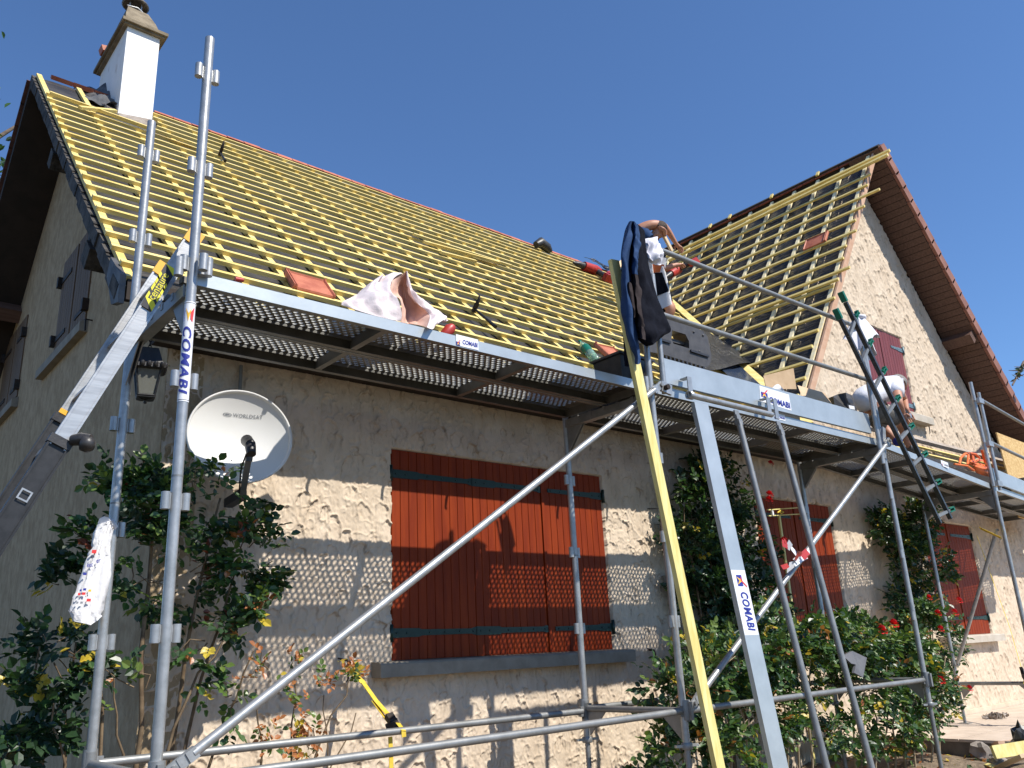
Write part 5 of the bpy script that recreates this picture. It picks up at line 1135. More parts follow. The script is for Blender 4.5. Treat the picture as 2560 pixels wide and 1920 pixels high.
# worker bending on the deck
m2 = thing('person', 'man in white t-shirt and shorts bending over on the deck below the gable window', 'person', (7.3, .4, 2.0))
w2 = lambda x, y, d: onY(2050+.18083*x, 820+.18083*y, d)
J = {'pelvis': (w2(640,1040,.46), .115), 'waist': (w2(740,940,.44), .105), 'chest': (w2(890,850,.41), .115), 'shoulders': (w2(990,810,.39), .095), 'neck': (w2(1050,790,.39), .052),
     'shR': (w2(1055,850,.28), .055), 'elR': (w2(1090,1030,.22), .042), 'foR': (w2(1110,1090,.22), .038), 'wrR': (w2(1142,1150,.23), .026),
     'shL': (w2(1075,835,.54), .055), 'elL': (w2(1165,1000,.58), .042), 'wrL': (w2(1200,1120,.50), .026),
     'hipR': (w2(790,1170,.38), .10), 'knR': (w2(1120,1275,.31), .066), 'caR': (w2(1165,1400,.33), .060), 'anR': (w2(1235,1640,.33), .038), 'toR': (w2(1330,1690,.30), .030),
     'hipL': (w2(740,1190,.56), .10), 'knL': (w2(850,1370,.66), .066), 'caL': (w2(950,1460,.60), .056), 'anL': (w2(1060,1560,.54), .038), 'toL': (w2(1120,1600,.50), .030)}
E_ = [('pelvis','waist'), ('waist','chest'), ('chest','shoulders'), ('shoulders','neck'), ('shoulders','shR'), ('shR','elR'), ('elR','foR'), ('foR','wrR'), ('shoulders','shL'), ('shL','elL'), ('elL','wrL'), ('pelvis','hipR'), ('hipR','knR'), ('knR','caR'), ('caR','anR'), ('anR','toR'), ('pelvis','hipL'), ('hipL','knL'), ('knL','caL'), ('caL','anL'), ('anL','toL')]
HC = w2(1095,800,.40); hf, hu = np.array([.55,-.15,-.85]), np.array([.85,0,.5])
face(J, E_, HC, hf, hu, .086, 'neck'); hand(J, E_, J['wrR'][0], 'wrR', (.35,.05,-1), (.5,1,.2)); hand(J, E_, J['wrL'][0], 'wrL', (.3,-.1,-1), (.5,-1,.2))
skin_body('body', J, E_, 'skin', m2); head_parts(m2, HC+np.array([-.012,0,.015]), hf, hu, .092, 'hair_grey')
J = {'a': (w2(560,1070,.46), .115), 'b': (w2(615,975,.46), .132), 'c': (w2(740,905,.44), .132), 'd': (w2(885,850,.41), (.135,.15)), 'e': (w2(985,812,.39), .118), 'f': (w2(1040,795,.39), .066),
     'r1': (w2(1055,850,.28), .080), 'r2': (w2(1080,930,.25), .068), 'l1': (w2(1075,835,.54), .080), 'l2': (w2(1115,900,.57), .066)}
skin_body('tshirt', J, [('a','b'), ('b','c'), ('c','d'), ('d','e'), ('e','f'), ('e','r1'), ('r1','r2'), ('e','l1'), ('l1','l2')], 'tshirt', m2, root=2)
J = {'a': (w2(650,1060,.46), .13), 'r1': (w2(800,1175,.38), .115), 'r2': (w2(950,1220,.35), .10), 'r3': (w2(1110,1268,.31), .085), 'l1': (w2(750,1190,.56), .115), 'l2': (w2(845,1355,.65), .085)}
skin_body('shorts', J, [('a','r1'), ('r1','r2'), ('r2','r3'), ('a','l1'), ('l1','l2')], 'shorts', m2)
mb = MB(); mb.path([w2(1050,1550,.545), w2(1085,1580,.52), w2(1120,1600,.50)], [.046,.050,.036], 'ink_blue', 12); mb.build('sock', m2)
mb = MB(); mb.path([w2(1215,1660,.34), w2(1275,1680,.32), w2(1350,1700,.29)], [.046,.048,.032], 'plastic_black', 12); mb.build('shoe', m2)
tag_p = onY(2050+.18083*1205, 820+.18083*1195, .25); mb = MB(); mb.bar(tag_p+[-.06,0,.03], tag_p+[.02,0,-.01], .04, .03, (0,1,0), 'iron'); mb.obox(tag_p+[.03,0,-.01], (.022,0,0), (0,.02,0), (0,0,.022), 'alu'); tag(mb.build('hand_tool', loc=tag_p), 'small steel hand tool held by the bending worker', 'tool')
# worker on the roof behind the jacket
m1 = thing('person', 'man in white top reaching across the roof valley behind the hanging jacket', 'person', (6.4, 2.6, 3.95))
J = {'pelvis': ((6.52,2.80,4.55), .13), 'waist': ((6.53,2.74,4.74), .12), 'chest': ((6.50,2.66,4.98), .14), 'shoulders': ((6.42,2.62,5.14), .10), 'neck': ((6.44,2.53,5.19), .055),
     'back': ((6.24,2.62,5.26), .085), 'shR': ((6.38,2.48,5.315), .066), 'elR': ((6.545,2.44,5.335), .047), 'foR': ((6.63,2.44,5.265), .042), 'wrR': ((6.755,2.45,5.155), .028),
     'shL': ((6.60,2.74,5.08), .06), 'elL': ((6.74,2.66,4.88), .045), 'wrL': ((6.90,2.58,4.95), .028),
     'hipR': ((6.46,2.68,4.50), .11), 'knR': ((6.50,2.42,4.20), .07), 'anR': ((6.46,2.60,3.98), .042), 'toR': ((6.46,2.45,3.92), .035),
     'hipL': ((6.62,2.86,4.50), .11), 'knL': ((6.80,2.66,4.32), .07), 'anL': ((6.82,2.82,4.20), .042), 'toL': ((6.84,2.66,4.10), .035)}
E_ = [('pelvis','waist'), ('waist','chest'), ('chest','shoulders'), ('shoulders','neck'), ('shoulders','back'), ('back','shR'), ('shR','elR'), ('elR','foR'), ('foR','wrR'), ('shoulders','shL'), ('shL','elL'), ('elL','wrL'), ('pelvis','hipR'), ('hipR','knR'), ('knR','anR'), ('anR','toR'), ('pelvis','hipL'), ('hipL','knL'), ('knL','anL'), ('anL','toL')]
HC = np.array([6.475,2.44,5.245]); hf, hu = np.array([.45,-.30,-.80]), np.array([.3,-.3,.9])
face(J, E_, HC, hf, hu, .088, 'neck'); hand(J, E_, J['wrR'][0], 'wrR', (.8,0,-.45), (0,-1,.1)); hand(J, E_, J['wrL'][0], 'wrL', (.8,0,.2), (0,-1,.1))
skin_body('body', J, E_, 'skin', m1); head_parts(m1, HC+np.array([.015,.02,.03]), (.45,-.3,-.5), (.1,.0,1), .090, 'hair_dark')
J = {'a': ((6.56,2.76,4.66), .16), 'b': ((6.57,2.70,4.84), (.17,.15)), 'c': ((6.54,2.62,5.00), (.175,.15)), 'd': ((6.47,2.58,5.12), .12), 'l1': ((6.62,2.72,5.06), .085), 'l2': ((6.70,2.68,4.95), .075)}
skin_body('tshirt', J, [('a','b'), ('b','c'), ('c','d'), ('c','l1'), ('l1','l2')], 'tshirt', m1, root=1)
J = {'a': ((6.53,2.79,4.55), .155), 'r1': ((6.46,2.68,4.48), .13), 'r2': ((6.50,2.44,4.24), .10), 'l1': ((6.63,2.86,4.48), .13), 'l2': ((6.78,2.68,4.34), .10)}
skin_body('shorts', J, [('a','r1'), ('r1','r2'), ('a','l1'), ('l1','l2')], 'denim_dark', m1)
mb = MB(); mb.path([(6.24,2.60,5.20), (6.27,2.54,5.16), (6.31,2.50,5.10)], [.085,.09,.07], 'denim', 12); mb.build('sleeve', m1)
p_, q_ = onY(1480+.2893*605, 560+.2893*70, 2.45), onY(1480+.2893*690, 560+.2893*235, 2.45); rod('batten_offcut', 'short batten offcut held upright in the hand of the man on the roof', 'batten', p_, q_, .045, .03, 'fresh_timber', (0,1,0))

# ------------------------------------------------------------------ plants
prng = np.random.default_rng(21)
def leaf(mb, p_, d, n_, L, w, m_):
    d = nrm(d); s_ = nrm(np.cross(d, n_)); n_ = np.cross(s_, d); c = .12*w
    vs = [p_, p_+d*L*.28+s_*w*.42+n_*c, p_+d*L*.62+s_*w*.46+n_*c, p_+d*L-n_*.08*L, p_+d*L*.62-s_*w*.46+n_*c, p_+d*L*.28-s_*w*.42+n_*c, p_+d*L*.45-n_*c*.4]
    mb.add(vs, [(0,1,6), (1,2,6), (2,3,6), (3,4,6), (4,5,6), (5,0,6)], m_)
PAL = [('leaf_dark', .40), ('leaf_mid', .38), ('leaf_light', .17), ('leaf_yellow', .015), ('leaf_brown', .02), ('leaf_red', .02)]
def pick(pal):
    r = prng.random()*sum(w for _, w in pal); a = 0
    for m_, w in pal:
        a += w
        if r < a: return m_
    return pal[0][0]
def spray(mb, p_, out, size, pal, k=5):
    """one compound rose leaf: a stalk with paired leaflets"""
    d = nrm(np.asarray(out)+prng.normal(size=3)*.75); up = nrm(np.array([0, -.55, .8])+prng.normal(size=3)*.45); m_ = pick(pal); s_ = nrm(np.cross(d, up)); L = size*(.8+.5*prng.random())
    leaf(mb, p_+d*L*1.1, d, up, L, L*.72, m_)
    for j in range(k//2):
        for sg in (-1, 1):
            if prng.random() < .12: continue
            leaf(mb, p_+d*L*(.15+.55*j), nrm(d*.55+s_*sg), nrm(up+prng.normal(size=3)*.25), L*.85, L*.62, m_ if prng.random() < .85 else pick(pal))
def plant(name, label, cat, base, stems, blobs, size, pal, flowers=(), group=None, stemmat='stem', bare=0):
    t = thing(name, label, cat, base, group); mb = MB()
    for pts, r0 in stems:
        pts = [np.asarray(p_, float) for p_ in pts]; n = 9; Q = []
        for i in range(n):
            a = i/(n-1)*(len(pts)-1); j = min(int(a), len(pts)-2); Q.append(pts[j]+(pts[j+1]-pts[j])*(a-j)+prng.normal(size=3)*[.012,.01,.006])
        mb.path(Q, [r0*(1-.6*i/(n-1)) for i in range(n)], stemmat, 6)
    mb.build('stems', t)
    mb = MB()
    for (c, r, n) in blobs:
        c = np.asarray(c, float); r = np.asarray(r, float)
        sub = [(prng.normal(size=3)) for _ in range(max(3, n//16))]; sub = [nrm(q_)*(.35+.65*prng.random()**.5) for q_ in sub]
        for i in range(n):
            q_ = sub[prng.integers(len(sub))]+prng.normal(size=3)*.20
            if np.linalg.norm(q_) > 1.15: q_ = nrm(q_)*1.1
            p_ = c+r*q_
            if p_[1] > YW-.02: p_[1] = YW-.02-.03*prng.random()
            spray(mb, p_, nrm(q_*[1,1,1]+[0,-.35,.25]), size, pal)
            if prng.random() < .10: mb.path([c+r*q_*.35, c+r*q_*.7+prng.normal(size=3)*.02, p_], [.004,.003,.002], stemmat, 4, cap=False)
    if mb.n: mb.build('foliage', t)
    for p_, r, m_ in flowers:
        fm = MB(); p_ = np.asarray(p_, float)
        for k in range(26):
            a = k*2.4; el = .25+1.25*k/26; dd = np.array([math.cos(a)*math.sin(el), -.55*math.cos(el)*1.2+.3*math.sin(a)*math.sin(el), math.sin(a)*math.sin(el)*.8+.5*math.cos(el)]); dd = nrm(dd)
            x_, y_ = perp(dd); rr = r*(.35+.65*k/26); c = p_+dd*rr*.55; s_ = r*.55
            fm.add([c-x_*s_*.5, c+x_*s_*.5, c+x_*s_*.62+dd*s_*.6+y_*s_*.2, c+dd*s_*.85+y_*s_*.05, c-x_*s_*.62+dd*s_*.6+y_*s_*.2], [(0,1,2,3,4)], m_)
        fm.build('flower', t)
    return t
def fl_at(box, pts, y, r=.042): return [(onY(box[0]+.2893*x, box[1]+.2893*y_, y), r*(.8+.4*prng.random()), 'rose_red') for x, y_ in pts]
gz = -.78
plant('climbing_rose', 'tall rose with dark leaves on the corner wall under the satellite dish', 'rose', (.35, 1.25, gz),
      [([(.30,1.25,gz), (.32,1.2,0), (.28,1.15,.9), (.35,1.1,1.3)], .016), ([(.42,1.3,gz), (.5,1.25,.1), (.55,1.15,.8), (.6,1.1,1.25)], .014), ([(.48,1.3,gz), (.62,1.25,.3), (.75,1.15,.9)], .012), ([(.25,1.25,gz), (.15,1.2,.2), (.05,1.15,.8)], .012), ([(.55,1.3,gz), (.7,1.2,0.0), (.85,1.1,.45)], .010), ([(.40,1.2,gz), (.40,1.1,-.1), (.50,1.05,.3), (.62,1.0,.5)], .011), ([(.2,1.2,gz), (.22,1.1,0), (.12,1.05,.35)], .009), ([(.1,1.25,gz), (.0,1.15,-.1), (-.1,1.1,.25)], .010)],
      [((.28,1.12,1.28), (.30,.14,.16), 111), ((.50,1.12,1.15), (.36,.16,.24), 186), ((.72,1.10,.92), (.24,.16,.22), 99), ((.18,1.14,.98), (.26,.14,.20), 86), ((.45,1.15,.80), (.30,.14,.20), 86), ((.85,1.06,.58), (.16,.12,.20), 49), ((.62,1.05,.52), (.20,.12,.16), 27), ((.70,1.0,.22), (.22,.12,.20), 22), ((.30,1.05,.25), (.30,.10,.30), 17)],
      .050, PAL)
plant('rose_bush', 'dark-leaved rose shrub low at the far left behind the plastic bag', 'rose', (-.1, 1.3, gz),
      [([(-.02,1.35,gz), (-.08,1.3,0), (-.15,1.25,.5)], .012), ([(-.08,1.35,gz), (-.2,1.3,-.1), (-.32,1.25,.2)], .010), ([(.05,1.35,gz), (.0,1.25,.1), (-.02,1.2,.5)], .010)],
      [((-.12,1.22,.50), (.20,.14,.20), 74), ((-.20,1.22,.22), (.20,.14,.18), 57), ((-.28,1.22,-.02), (.22,.14,.16), 49), ((-.05,1.2,.30), (.14,.12,.34), 42), ((-.10,1.2,.78), (.12,.10,.12), 29)], .054, [('leaf_dark', .8), ('leaf_mid', .12), ('leaf_yellow', .06)])
plant('withered_rose', 'small half-withered rose with brown leaves in front of the big window', 'rose', (1.1, 1.05, gz),
      [([(1.0,1.05,gz), (1.02,1.0,-.2), (1.0,.95,.35)], .008), ([(1.1,1.05,gz), (1.15,1.0,-.1), (1.32,.95,.28)], .008), ([(1.15,1.1,gz), (1.2,1.05,-.3), (1.42,1.0,.1)], .007), ([(.92,1.1,gz), (.88,1.05,-.1), (.82,1.0,.25)], .008), ([(1.2,1.1,gz), (1.26,1.05,-.15), (1.2,1.0,.2)], .006)],
      [((1.28,.95,.25), (.14,.10,.12), 24), ((1.05,.98,.15), (.20,.10,.25), 26), ((1.16,1.0,-.08), (.16,.10,.18), 20), ((.90,1.0,.30), (.14,.10,.20), 20)], .036, [('leaf_brown', .5), ('leaf_light', .25), ('leaf_mid', .2), ('leaf_yellow', .08)])
u1 = (1640, 880); uK = (1920, 1300)
plant('climbing_rose', 'big dark climbing rose between the large window and the middle window', 'rose', (5.3, 1.3, gz),
      [([(5.2,1.35,gz), (5.2,1.3,.4), (5.15,1.3,1.4), (5.5,1.3,2.0)], .02), ([(5.4,1.35,gz), (5.5,1.3,.6), (5.7,1.3,1.6)], .016), ([(5.0,1.35,gz), (4.95,1.3,.6), (4.85,1.3,1.5)], .014)],
      [((5.35,1.30,1.72), (.50,.14,.30), 340), ((5.10,1.28,1.25), (.50,.16,.35), 380), ((5.55,1.28,1.15), (.50,.16,.40), 380), ((5.15,1.28,.72), (.48,.16,.35), 340), ((5.70,1.28,.62), (.45,.16,.35), 300), ((5.35,1.25,.30), (.55,.2,.3), 240)],
      .054, [('leaf_dark', .62), ('leaf_mid', .26), ('leaf_light', .10), ('leaf_yellow', .02)], fl_at(u1, ((890,870), (990,965), (980,1235), (975,1280), (1105,1640)), 1.15, .05))
plant('climbing_rose', 'tall dark climbing rose between the middle and the right-hand window', 'rose', (9.0, 1.3, gz),
      [([(8.8,1.35,-.62), (8.8,1.3,.4), (8.8,1.3,1.6)], .02), ([(9.1,1.35,-.62), (9.2,1.3,.4), (9.4,1.3,1.7)], .016)],
      [((8.95,1.28,1.55), (.62,.16,.28), 380), ((9.25,1.28,1.15), (.65,.16,.35), 380), ((8.95,1.28,.72), (.55,.16,.30), 280), ((9.3,1.26,.30), (.50,.18,.30), 220), ((9.2,1.2,1.7), (.4,.14,.18), 140)],
      .056, [('leaf_dark', .58), ('leaf_mid', .28), ('leaf_light', .10), ('leaf_yellow', .04)])
plant('rose_bush', 'broad sunlit rose bush under the leaning tubes, left of the grey slate', 'rose', (4.2, .5, gz),
      [([(3.6+.16*k,.55,gz), (3.55+.17*k,.5,-.3), (3.4+.2*k,.45,.15+.03*k)], .011) for k in range(10)],
      [((3.55,.45,.10), (.38,.24,.20), 240), ((4.05,.50,.20), (.42,.26,.24), 300), ((4.55,.55,.32), (.40,.26,.26), 300), ((5.0,.55,.36), (.40,.28,.26), 300), ((3.35,.40,-.25), (.38,.22,.24), 190), ((3.2,.35,-.55), (.35,.22,.18), 140), ((4.4,.45,-.10), (.5,.25,.22), 180), ((3.8,.40,-.30), (.35,.25,.2), 100), ((4.9,.5,-.2), (.5,.25,.25), 140)],
      .052, [('leaf_mid', .46), ('leaf_light', .26), ('leaf_dark', .20), ('leaf_yellow', .025), ('leaf_brown', .03)], stemmat='stem_pale')
plant('rose_bush', 'sunlit rose bush with red blooms in front of the third window', 'rose', (6.6, .5, gz),
      [([(5.7+.17*k,.55,gz), (5.75+.17*k,.5,-.3), (5.75+.2*k,.45,.15)], .011) for k in range(10)]+[([(7.2,.55,gz), (7.3,.5,0), (7.45,.45,.55)], .010)],
      [((5.6,.55,.30), (.45,.28,.22), 320), ((6.1,.58,.30), (.50,.30,.22), 360), ((6.6,.58,.24), (.50,.30,.22), 360), ((7.1,.55,.18), (.40,.28,.24), 280), ((6.2,.5,-.05), (.60,.28,.20), 240), ((6.9,.48,-.12), (.45,.25,.22), 200), ((7.3,.45,-.25), (.28,.22,.24), 120), ((7.28,.5,.50), (.20,.16,.22), 100), ((6.5,.45,-.42), (.6,.22,.18), 160), ((5.7,.45,-.30), (.5,.25,.25), 160)],
      .052, [('leaf_mid', .48), ('leaf_light', .26), ('leaf_dark', .20), ('leaf_yellow', .025), ('leaf_brown', .02)], fl_at(uK, ((1650,700), (1465,810), (1612,805), (1390,675), (1085,905), (985,960), (1490,1390), (1740,1460), (1490,945)), .32, .05), stemmat='stem_pale')
# ground litter under the bushes
mb = MB()
for i in range(700):
    x = 2.4+5.2*prng.random(); y = -.5+1.7*prng.random(); p_ = np.array([x, y, -.76+.02*prng.random()]); leaf(mb, p_, prng.normal(size=3)*[1,1,.25], nrm(np.array([0,0,1])+prng.normal(size=3)*.4), .03+.04*prng.random(), .025+.02*prng.random(), pick([('leaf_brown', .6), ('leaf_yellow', .15), ('leaf_mid', .2), ('leaf_dark', .2)]))
mb.build('leaf_litter', kind='stuff')
# trees
def tree(name, label, base, h, cr, n, pal, seed):
    t = thing(name, label, 'tree', base); g = np.random.default_rng(seed); mb = MB(); base = np.array(base, float)
    mb.path([base, base+[.1,0,h*.3], base+[.0,.1,h*.62]], [.22,.17,.08], 'bark', 10)
    tips = []
    for k in range(9):
        a = k*2.4; z = h*(.3+.05*k); tip = base+np.array([math.cos(a)*cr*.8, math.sin(a)*cr*.8, z+h*.18]); mb.path([base+[.05,.05,z], (base+[0,0,z+.1]+tip)/2, tip], [.07,.05,.02], 'bark', 7); tips.append(tip)
    mb.build('trunk', t); mb = MB()
    cl = [base+np.array([0,0,h*.66])+g.normal(size=3)*[cr*.48, cr*.48, h*.15] for _ in range(46)]
    for i in range(n):
        c = cl[g.integers(len(cl))]; p_ = c+g.normal(size=3)*.30; leaf(mb, p_, g.normal(size=3)+[0,0,-.2], g.normal(size=3)+[0,0,.8], .11+.06*g.random(), .07+.03*g.random(), pick(pal))
    mb.build('crown', t)
tree('garden_tree', 'leafy green tree behind the house at the left edge', (-.35, 12.6, -.86), 13.2, 2.0, 14000, [('leaf_dark', .35), ('leaf_mid', .5), ('leaf_light', .15)], 5)
mb = MB(); tb0 = onY(2300*DS, 700*DS, .2); tb1 = onY(2187*DS, 832*DS, .2); mid = onY(2212*DS, 783*DS, .2)
brt = thing('tree_branch', 'dark bare twig tip poking in at the right edge against the sky', 'branch', tb0)
mb.path([tb0, mid, tb1], [.03,.022,.010], 'bark', 8)
for k in range(16):
    a = mid+(tb1-mid)*prng.random()*.9; mb.path([a, a+prng.normal(size=3)*.05], [.010,.003], 'bark', 5)
mb.build('wood', brt); mb = MB()
for k in range(14): a = mid+(tb1-mid)*(.2+.6*prng.random()); leaf(mb, a, prng.normal(size=3), prng.normal(size=3), .07, .045, 'leaf_dark')
mb.build('leaves', brt)

# ------------------------------------------------------------------ small things
pb = thing('plastic_bag', 'white printed plastic bag tied to the inner left scaffold post', 'bag', (-.06, .74, .6))
qa = lambda x, y, yy=.74: onY(.2893*x, 960+.2893*y, yy)
rows = [[(840,1215), (950,1185), (985,1240), (880,1240)], [(805,1290), (950,1190), (985,1260), (850,1320)], [(800,1400), (870,1390), (975,1400), (840,1440)], [(760,1480), (860,1480), (985,1480), (830,1500)], [(705,1660), (800,1660), (1000,1640), (800,1700)], [(635,1840), (790,1860), (960,1800), (720,1880)], [(590,1960), (755,1960), (900,1990), (680,2000)], [(625,2050), (780,2085), (890,2010), (700,2070)]]
def bagring(r_):
    a, b_, c, d = [qa(x, y) for x, y in r_]; out = []
    for i in range(8): s = i/8; out.append(a*(1-s)+b_*s+np.array([0,-.012*math.sin(math.pi*s)-.01*s,0]))
    for i in range(8): s = i/8; out.append(b_*(1-s)+c*s+np.array([0,-.01+.02*s+.008*math.sin(9*s),0]))
    back = [c*(1-s)+a*s+np.array([0,.05+.03*math.sin(math.pi*s),0]) for s in (.1,.35,.6,.85)]
    return out+back
R_ = [bagring(r_) for r_ in rows]; R2 = []
for i in range(len(R_)-1):
    for k in range(5):
        s = k/5; R2.append([p_*(1-s)+q_*s+np.array([.004*math.sin(j*1.7+i+s*3), .006*math.sin(j*2.3+i*1.9+s*5), 0]) for j, (p_, q_) in enumerate(zip(R_[i], R_[i+1]))])
R2.append(R_[-1]); mb = MB(); mb.loft(R2, 'bag_white'); mb.build('bag', pb)
mb = MB()
def bmap(a, b_): return qa(a, b_)+np.array([0, -.030, 0])
for (x, y, w, h, m_) in ((775,1440,40,30,'ink_red'), (655,1810,22,20,'ink_red'), (690,1805,30,22,'ink_red'), (730,1860,36,24,'ink_red'), (745,1780,24,20,'ink_yellow'), (700,1770,26,20,'ink_blue'), (670,1780,18,16,'ink_blue'), (700,1635,30,22,'ink_blue'), (640,1885,18,18,'print_grey'), (675,1885,22,18,'print_grey')):
    mb.add([bmap(x, y+h), bmap(x+w, y+h), bmap(x+w+4, y), bmap(x+4, y)], [(0,1,2,3)], m_)
for (t_, x, y, h, w, m_) in (('ET', 770, 1512, 18, 34, 'ink_black'), ('er', 815, 1555, 30, 38, 'ink_blue'), ('eec', 735, 1592, 30, 50, 'ink_blue')):
    lettering(mb, t_, lambda a, b_, x=x, y=y: bmap(x+a, y-b_-a*.15), h, m_, width=w, bold=.02)
mb.build('printing', pb)
mb = MB(); mb.path([qa(900,1200,.76), qa(940,1195,.79), qa(985,1240,.81)], [.03,.022,.02], 'bag_white', 8); mb.build('knot', pb)
# ratchet straps
def strap(mb, pts, w, m_='strap_yellow', tw=None):
    pts = [np.asarray(p_, float) for p_ in pts]
    for i in range(len(pts)-1):
        d = nrm(pts[i+1]-pts[i]); n_ = np.array([0,-1.0,0]) if tw is None else np.asarray(tw[i], float); mb.bar(pts[i], pts[i+1]+d*.004, w, .003, n_, m_)
sg = lambda x, y, yy: onY(640+.2893*x, 1440+.2893*y, yy)
st = thing('ratchet_strap', 'yellow ratchet strap from the wall hook to the lower scaffold rail', 'strap', sg(1190, 1280, .95)); mb = MB()
strap(mb, [sg(775, 775, 1.45), sg(930, 925, 1.27), sg(1040, 1080, 1.10), sg(1170, 1230, .93)], .034); strap(mb, [sg(1225, 1270, .86), sg(1275, 1335, .79), sg(1278, 1385, .79)], .028, tw=[(0,-1,.4), (0,-1,0)]); strap(mb, [sg(1010, 1080, 1.12), sg(1150, 1270, .92)], .022); strap(mb, [sg(1160, 1390, .84), sg(1168, 1560, .84), sg(1170, 1750, .84)], .026); mb.build('webbing', st)
mb = MB(); mb.bar(sg(1145, 1200, .94), sg(1215, 1310, .87), .045, .03, (0,-1,0), 'iron'); mb.bar(sg(1130, 1320, .9), sg(1215, 1290, .86), .05, .02, (0,-1,0), 'black_metal'); mb.tube(sg(1150,1250,.90), sg(1215,1245,.90), .012, 'iron', 8); mb.build('ratchet', st)
kk = lambda x, y, yy: onY(1920+.2893*x, 1300+.2893*y, yy)
st = thing('ratchet_strap', 'thin yellow strap slanting down beside the right-hand window', 'strap', kk(2100, 1050, .6)); mb = MB()
strap(mb, [kk(1805, 135, 1.35), kk(1885, 360, 1.15), kk(2090, 930, .7), kk(2190, 1280, .4)], .028); strap(mb, [kk(2205, 1300, .4), kk(2215, 1420, .35)], .028); mb.build('webbing', st)
mb = MB(); mb.bar(kk(2190,1280,.38), kk(2215,1370,.34), .04, .03, (0,-1,0), 'iron'); mb.build('ratchet', st)
rod('strap_end', 'short yellow strap end tied to the far scaffold post', 'strap', kk(1830, 70, .5), kk(2015, 155, .05), .03, .004, 'strap_yellow', (0,-1,.2))
# string of wood sticks and a vertical batten by the middle window
hq = lambda x, y, yy: onY(1640+.2893*x, 880+.2893*y, yy)
tr_ = thing('trellis', 'yellow wooden trellis standing before the middle window', 'trellis', (6.5, 1.38, gz)); mb = MB()
p0_ = hq(1062, 1412, 1.38); mb.bar((p0_[0], 1.38, gz), p0_, .030, .018, (0,-1,0), 'plank_wood'); mb.build('upright', tr_)
mb = MB(); mb.bar(hq(960, 1365, 1.36), hq(1240, 1345, 1.36), .010, .012, (0,-1,0), 'plank_wood'); mb.bar(hq(965, 1416, 1.36), hq(1255, 1400, 1.36), .010, .012, (0,-1,0), 'plank_wood'); mb.build('crossbar', tr_)
mb = MB(); mb.path([hq(1050,1390,1.34), hq(1075,1370,1.34), hq(1105,1385,1.34), hq(1080,1395,1.34), hq(1060,1375,1.34)], .008, 'strap_yellow', 6); mb.obox(hq(1005, 1390, 1.35), (.012,0,0), (0,.01,0), (0,0,.025), 'white_label'); mb.build('tie', tr_)
# barrier tape knotted on the brace
tp = thing('barrier_tape', 'red and white barrier tape knotted on the right brace', 'tape', kk(345, 260, -.06))
def ribbon(pts, w, cols, y):
    mb = MB()
    for i in range(len(pts)-1):
        a, b_ = kk(*pts[i], y-.01*i), kk(*pts[i+1], y-.01*(i+1)); d = nrm(b_-a); s_ = nrm(np.cross(d, (.3*math.sin(i*2),-1,.4*math.cos(i*3)))); mb.add([a-s_*w/2, a+s_*w/2, b_+s_*w/2*(.8+.4*(i % 2)), b_-s_*w/2*(.8+.4*(i % 2))], [(0,1,2,3)], cols[i % len(cols)])
    return mb.build('tail', tp)
ribbon([(345,270), (290,310), (250,300), (200,240), (165,200), (140,175), (150,240)], .05, ['plastic_red','plastic_red','white_label','white_label','plastic_red','plastic_red'], -.07)
ribbon([(330,300), (280,340), (235,360), (260,330), (240,310)], .045, ['plastic_red','white_label','white_label','plastic_red'], -.09)
ribbon([(330,310), (250,370), (180,395), (120,410)], .040, ['white_label','white_label','plastic_red'], -.08)
ribbon([(300,330), (230,390), (165,440)], .030, ['white_label','white_label'], -.10)
mb = MB(); bdir = nrm(kk(420,190,-.05)-kk(300,320,-.05)); c_ = kk(352, 262, -.047)
mb.tube(c_-bdir*.05, c_+bdir*.0, .0235, 'white_label', 14); mb.tube(c_+bdir*.001, c_+bdir*.03, .0237, 'plastic_red', 14); mb.build('knot', tp)
# slate-grey sheet in the bush
mb = MB(); sh = [kk(650,1175,.20), kk(730,1132,.22), kk(855,1190,.20), kk(822,1360,.16), kk(745,1320,.15), kk(760,1250,.17), kk(720,1240,.17)]
mb.prism(sh, (0,.02,0), 'slate'); tag(mb.build('slate_sheet', loc=sh[3]), 'grey broken slate sheet stuck in the rose bush', 'slate')
p_ = kk(720, 1262, .13)
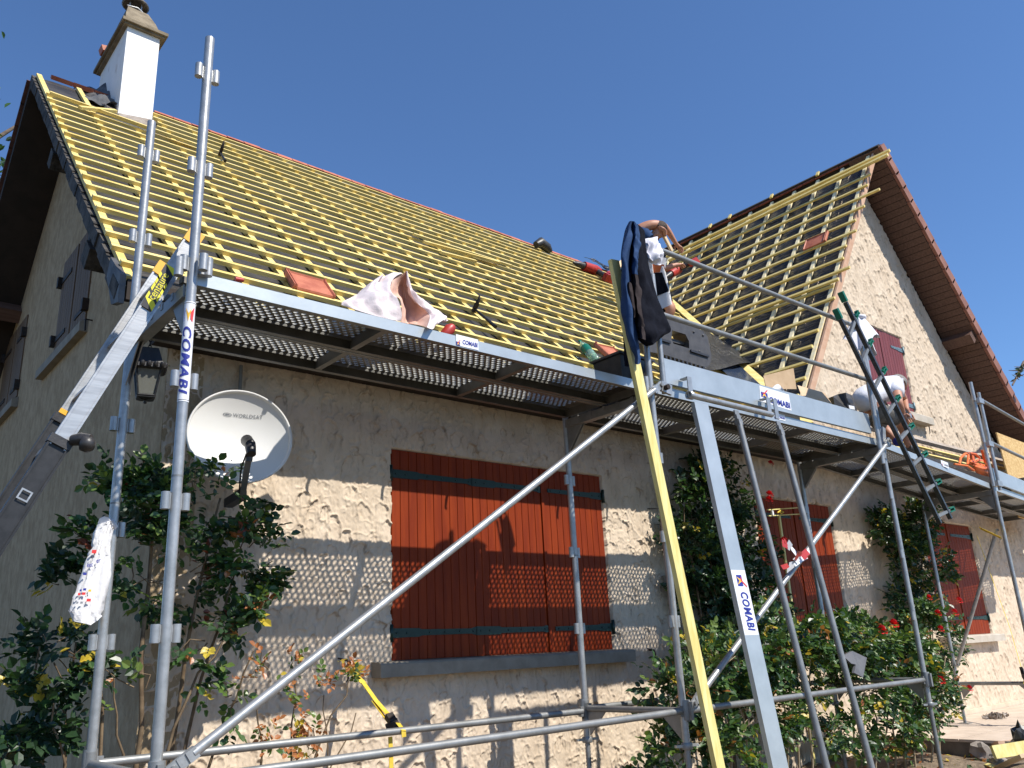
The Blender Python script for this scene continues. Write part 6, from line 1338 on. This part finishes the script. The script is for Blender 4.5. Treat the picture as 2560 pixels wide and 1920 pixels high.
# rubble, tiles and boards at the lower right corner
ww = lambda x, y, z: onZ(1920+.2893*x, 1440+.2893*y, z)
grp = 'debris heaped before the terrace'
def board(x0, y0, x1, y1, z0, z1, w, h, m_, label): rod('board', label, 'board', ww(x0, y0, z0), ww(x1, y1, z1), w, h, m_, (0,.3,1), grp)
board(1945, 1525, 2230, 1480, -.60, -.58, .035, .10, 'plank_wood', 'yellow board lying on top of the debris heap at the right edge')
board(2000, 1650, 2230, 1545, -.74, -.60, .10, .03, 'fresh_timber', 'tan board slanting in the debris below the yellow board')
board(1960, 1450, 2120, 1430, -.64, -.63, .12, .025, 'pink_board', 'pale board lying flat against the terrace edge')
board(2060, 1490, 2200, 1350, -.60, -.48, .09, .025, 'fresh_timber', 'tan board propped upright by the terrace edge')
board(1890, 1630, 1975, 1665, -.74, -.75, .04, .02, 'plank_wood', 'short yellow offcut at the foot of the debris heap')
g9 = np.random.default_rng(33)
def lump(x, y, z, s, m_, name, label, cat, sq=(1,1,.7)):
    p_ = ww(x, y, z); bm = bmesh.new(); bmesh.ops.create_icosphere(bm, subdivisions=2, radius=1)
    vs = [p_+np.array(v.co)*s*np.array(sq)*(1+.22*g9.normal()) for v in bm.verts]; bm.verts.index_update(); fs = [tuple(v.index for v in f.verts) for f in bm.faces]; bm.free(); mb = MB(); mb.add(vs, fs, m_); tag(mb.build(name, loc=p_), label, cat, grp if cat == 'rubble' else None)
lump(1850, 1520, -.70, .09, 'rubble', 'rubble_lump', 'jagged grey mortar lump beside the screw jack', 'rubble', (1,.8,1.1))
lump(1900, 1560, -.74, .07, 'lead', 'rubble_lump', 'black rubble lump under the yellow board', 'rubble')
lump(1985, 1600, -.72, .08, 'rubble', 'rubble_lump', 'grey rubble lump in the middle of the debris heap', 'rubble')
lump(2190, 1400, -.52, .10, 'plastic_black', 'dark_bristles', 'dark bristly bundle at the right edge above the boards', 'bundle', (.7,.7,1.2))
mb = MB(); p_ = onZ(1920+.2893*1960, 1440+.2893*1220, -.60)
for k in range(60): mb.obox(p_+np.array([g9.normal()*.09, g9.normal()*.05, .02*g9.random()]), nrm(g9.normal(size=3))*.025, nrm(g9.normal(size=3))*.012, (0,0,.008), ['mortar', 'rubble', 'soil'][k % 3])
tag(mb.build('dirt_clump', loc=p_), 'small dark dirt clump lying on the sunny terrace', 'clump')
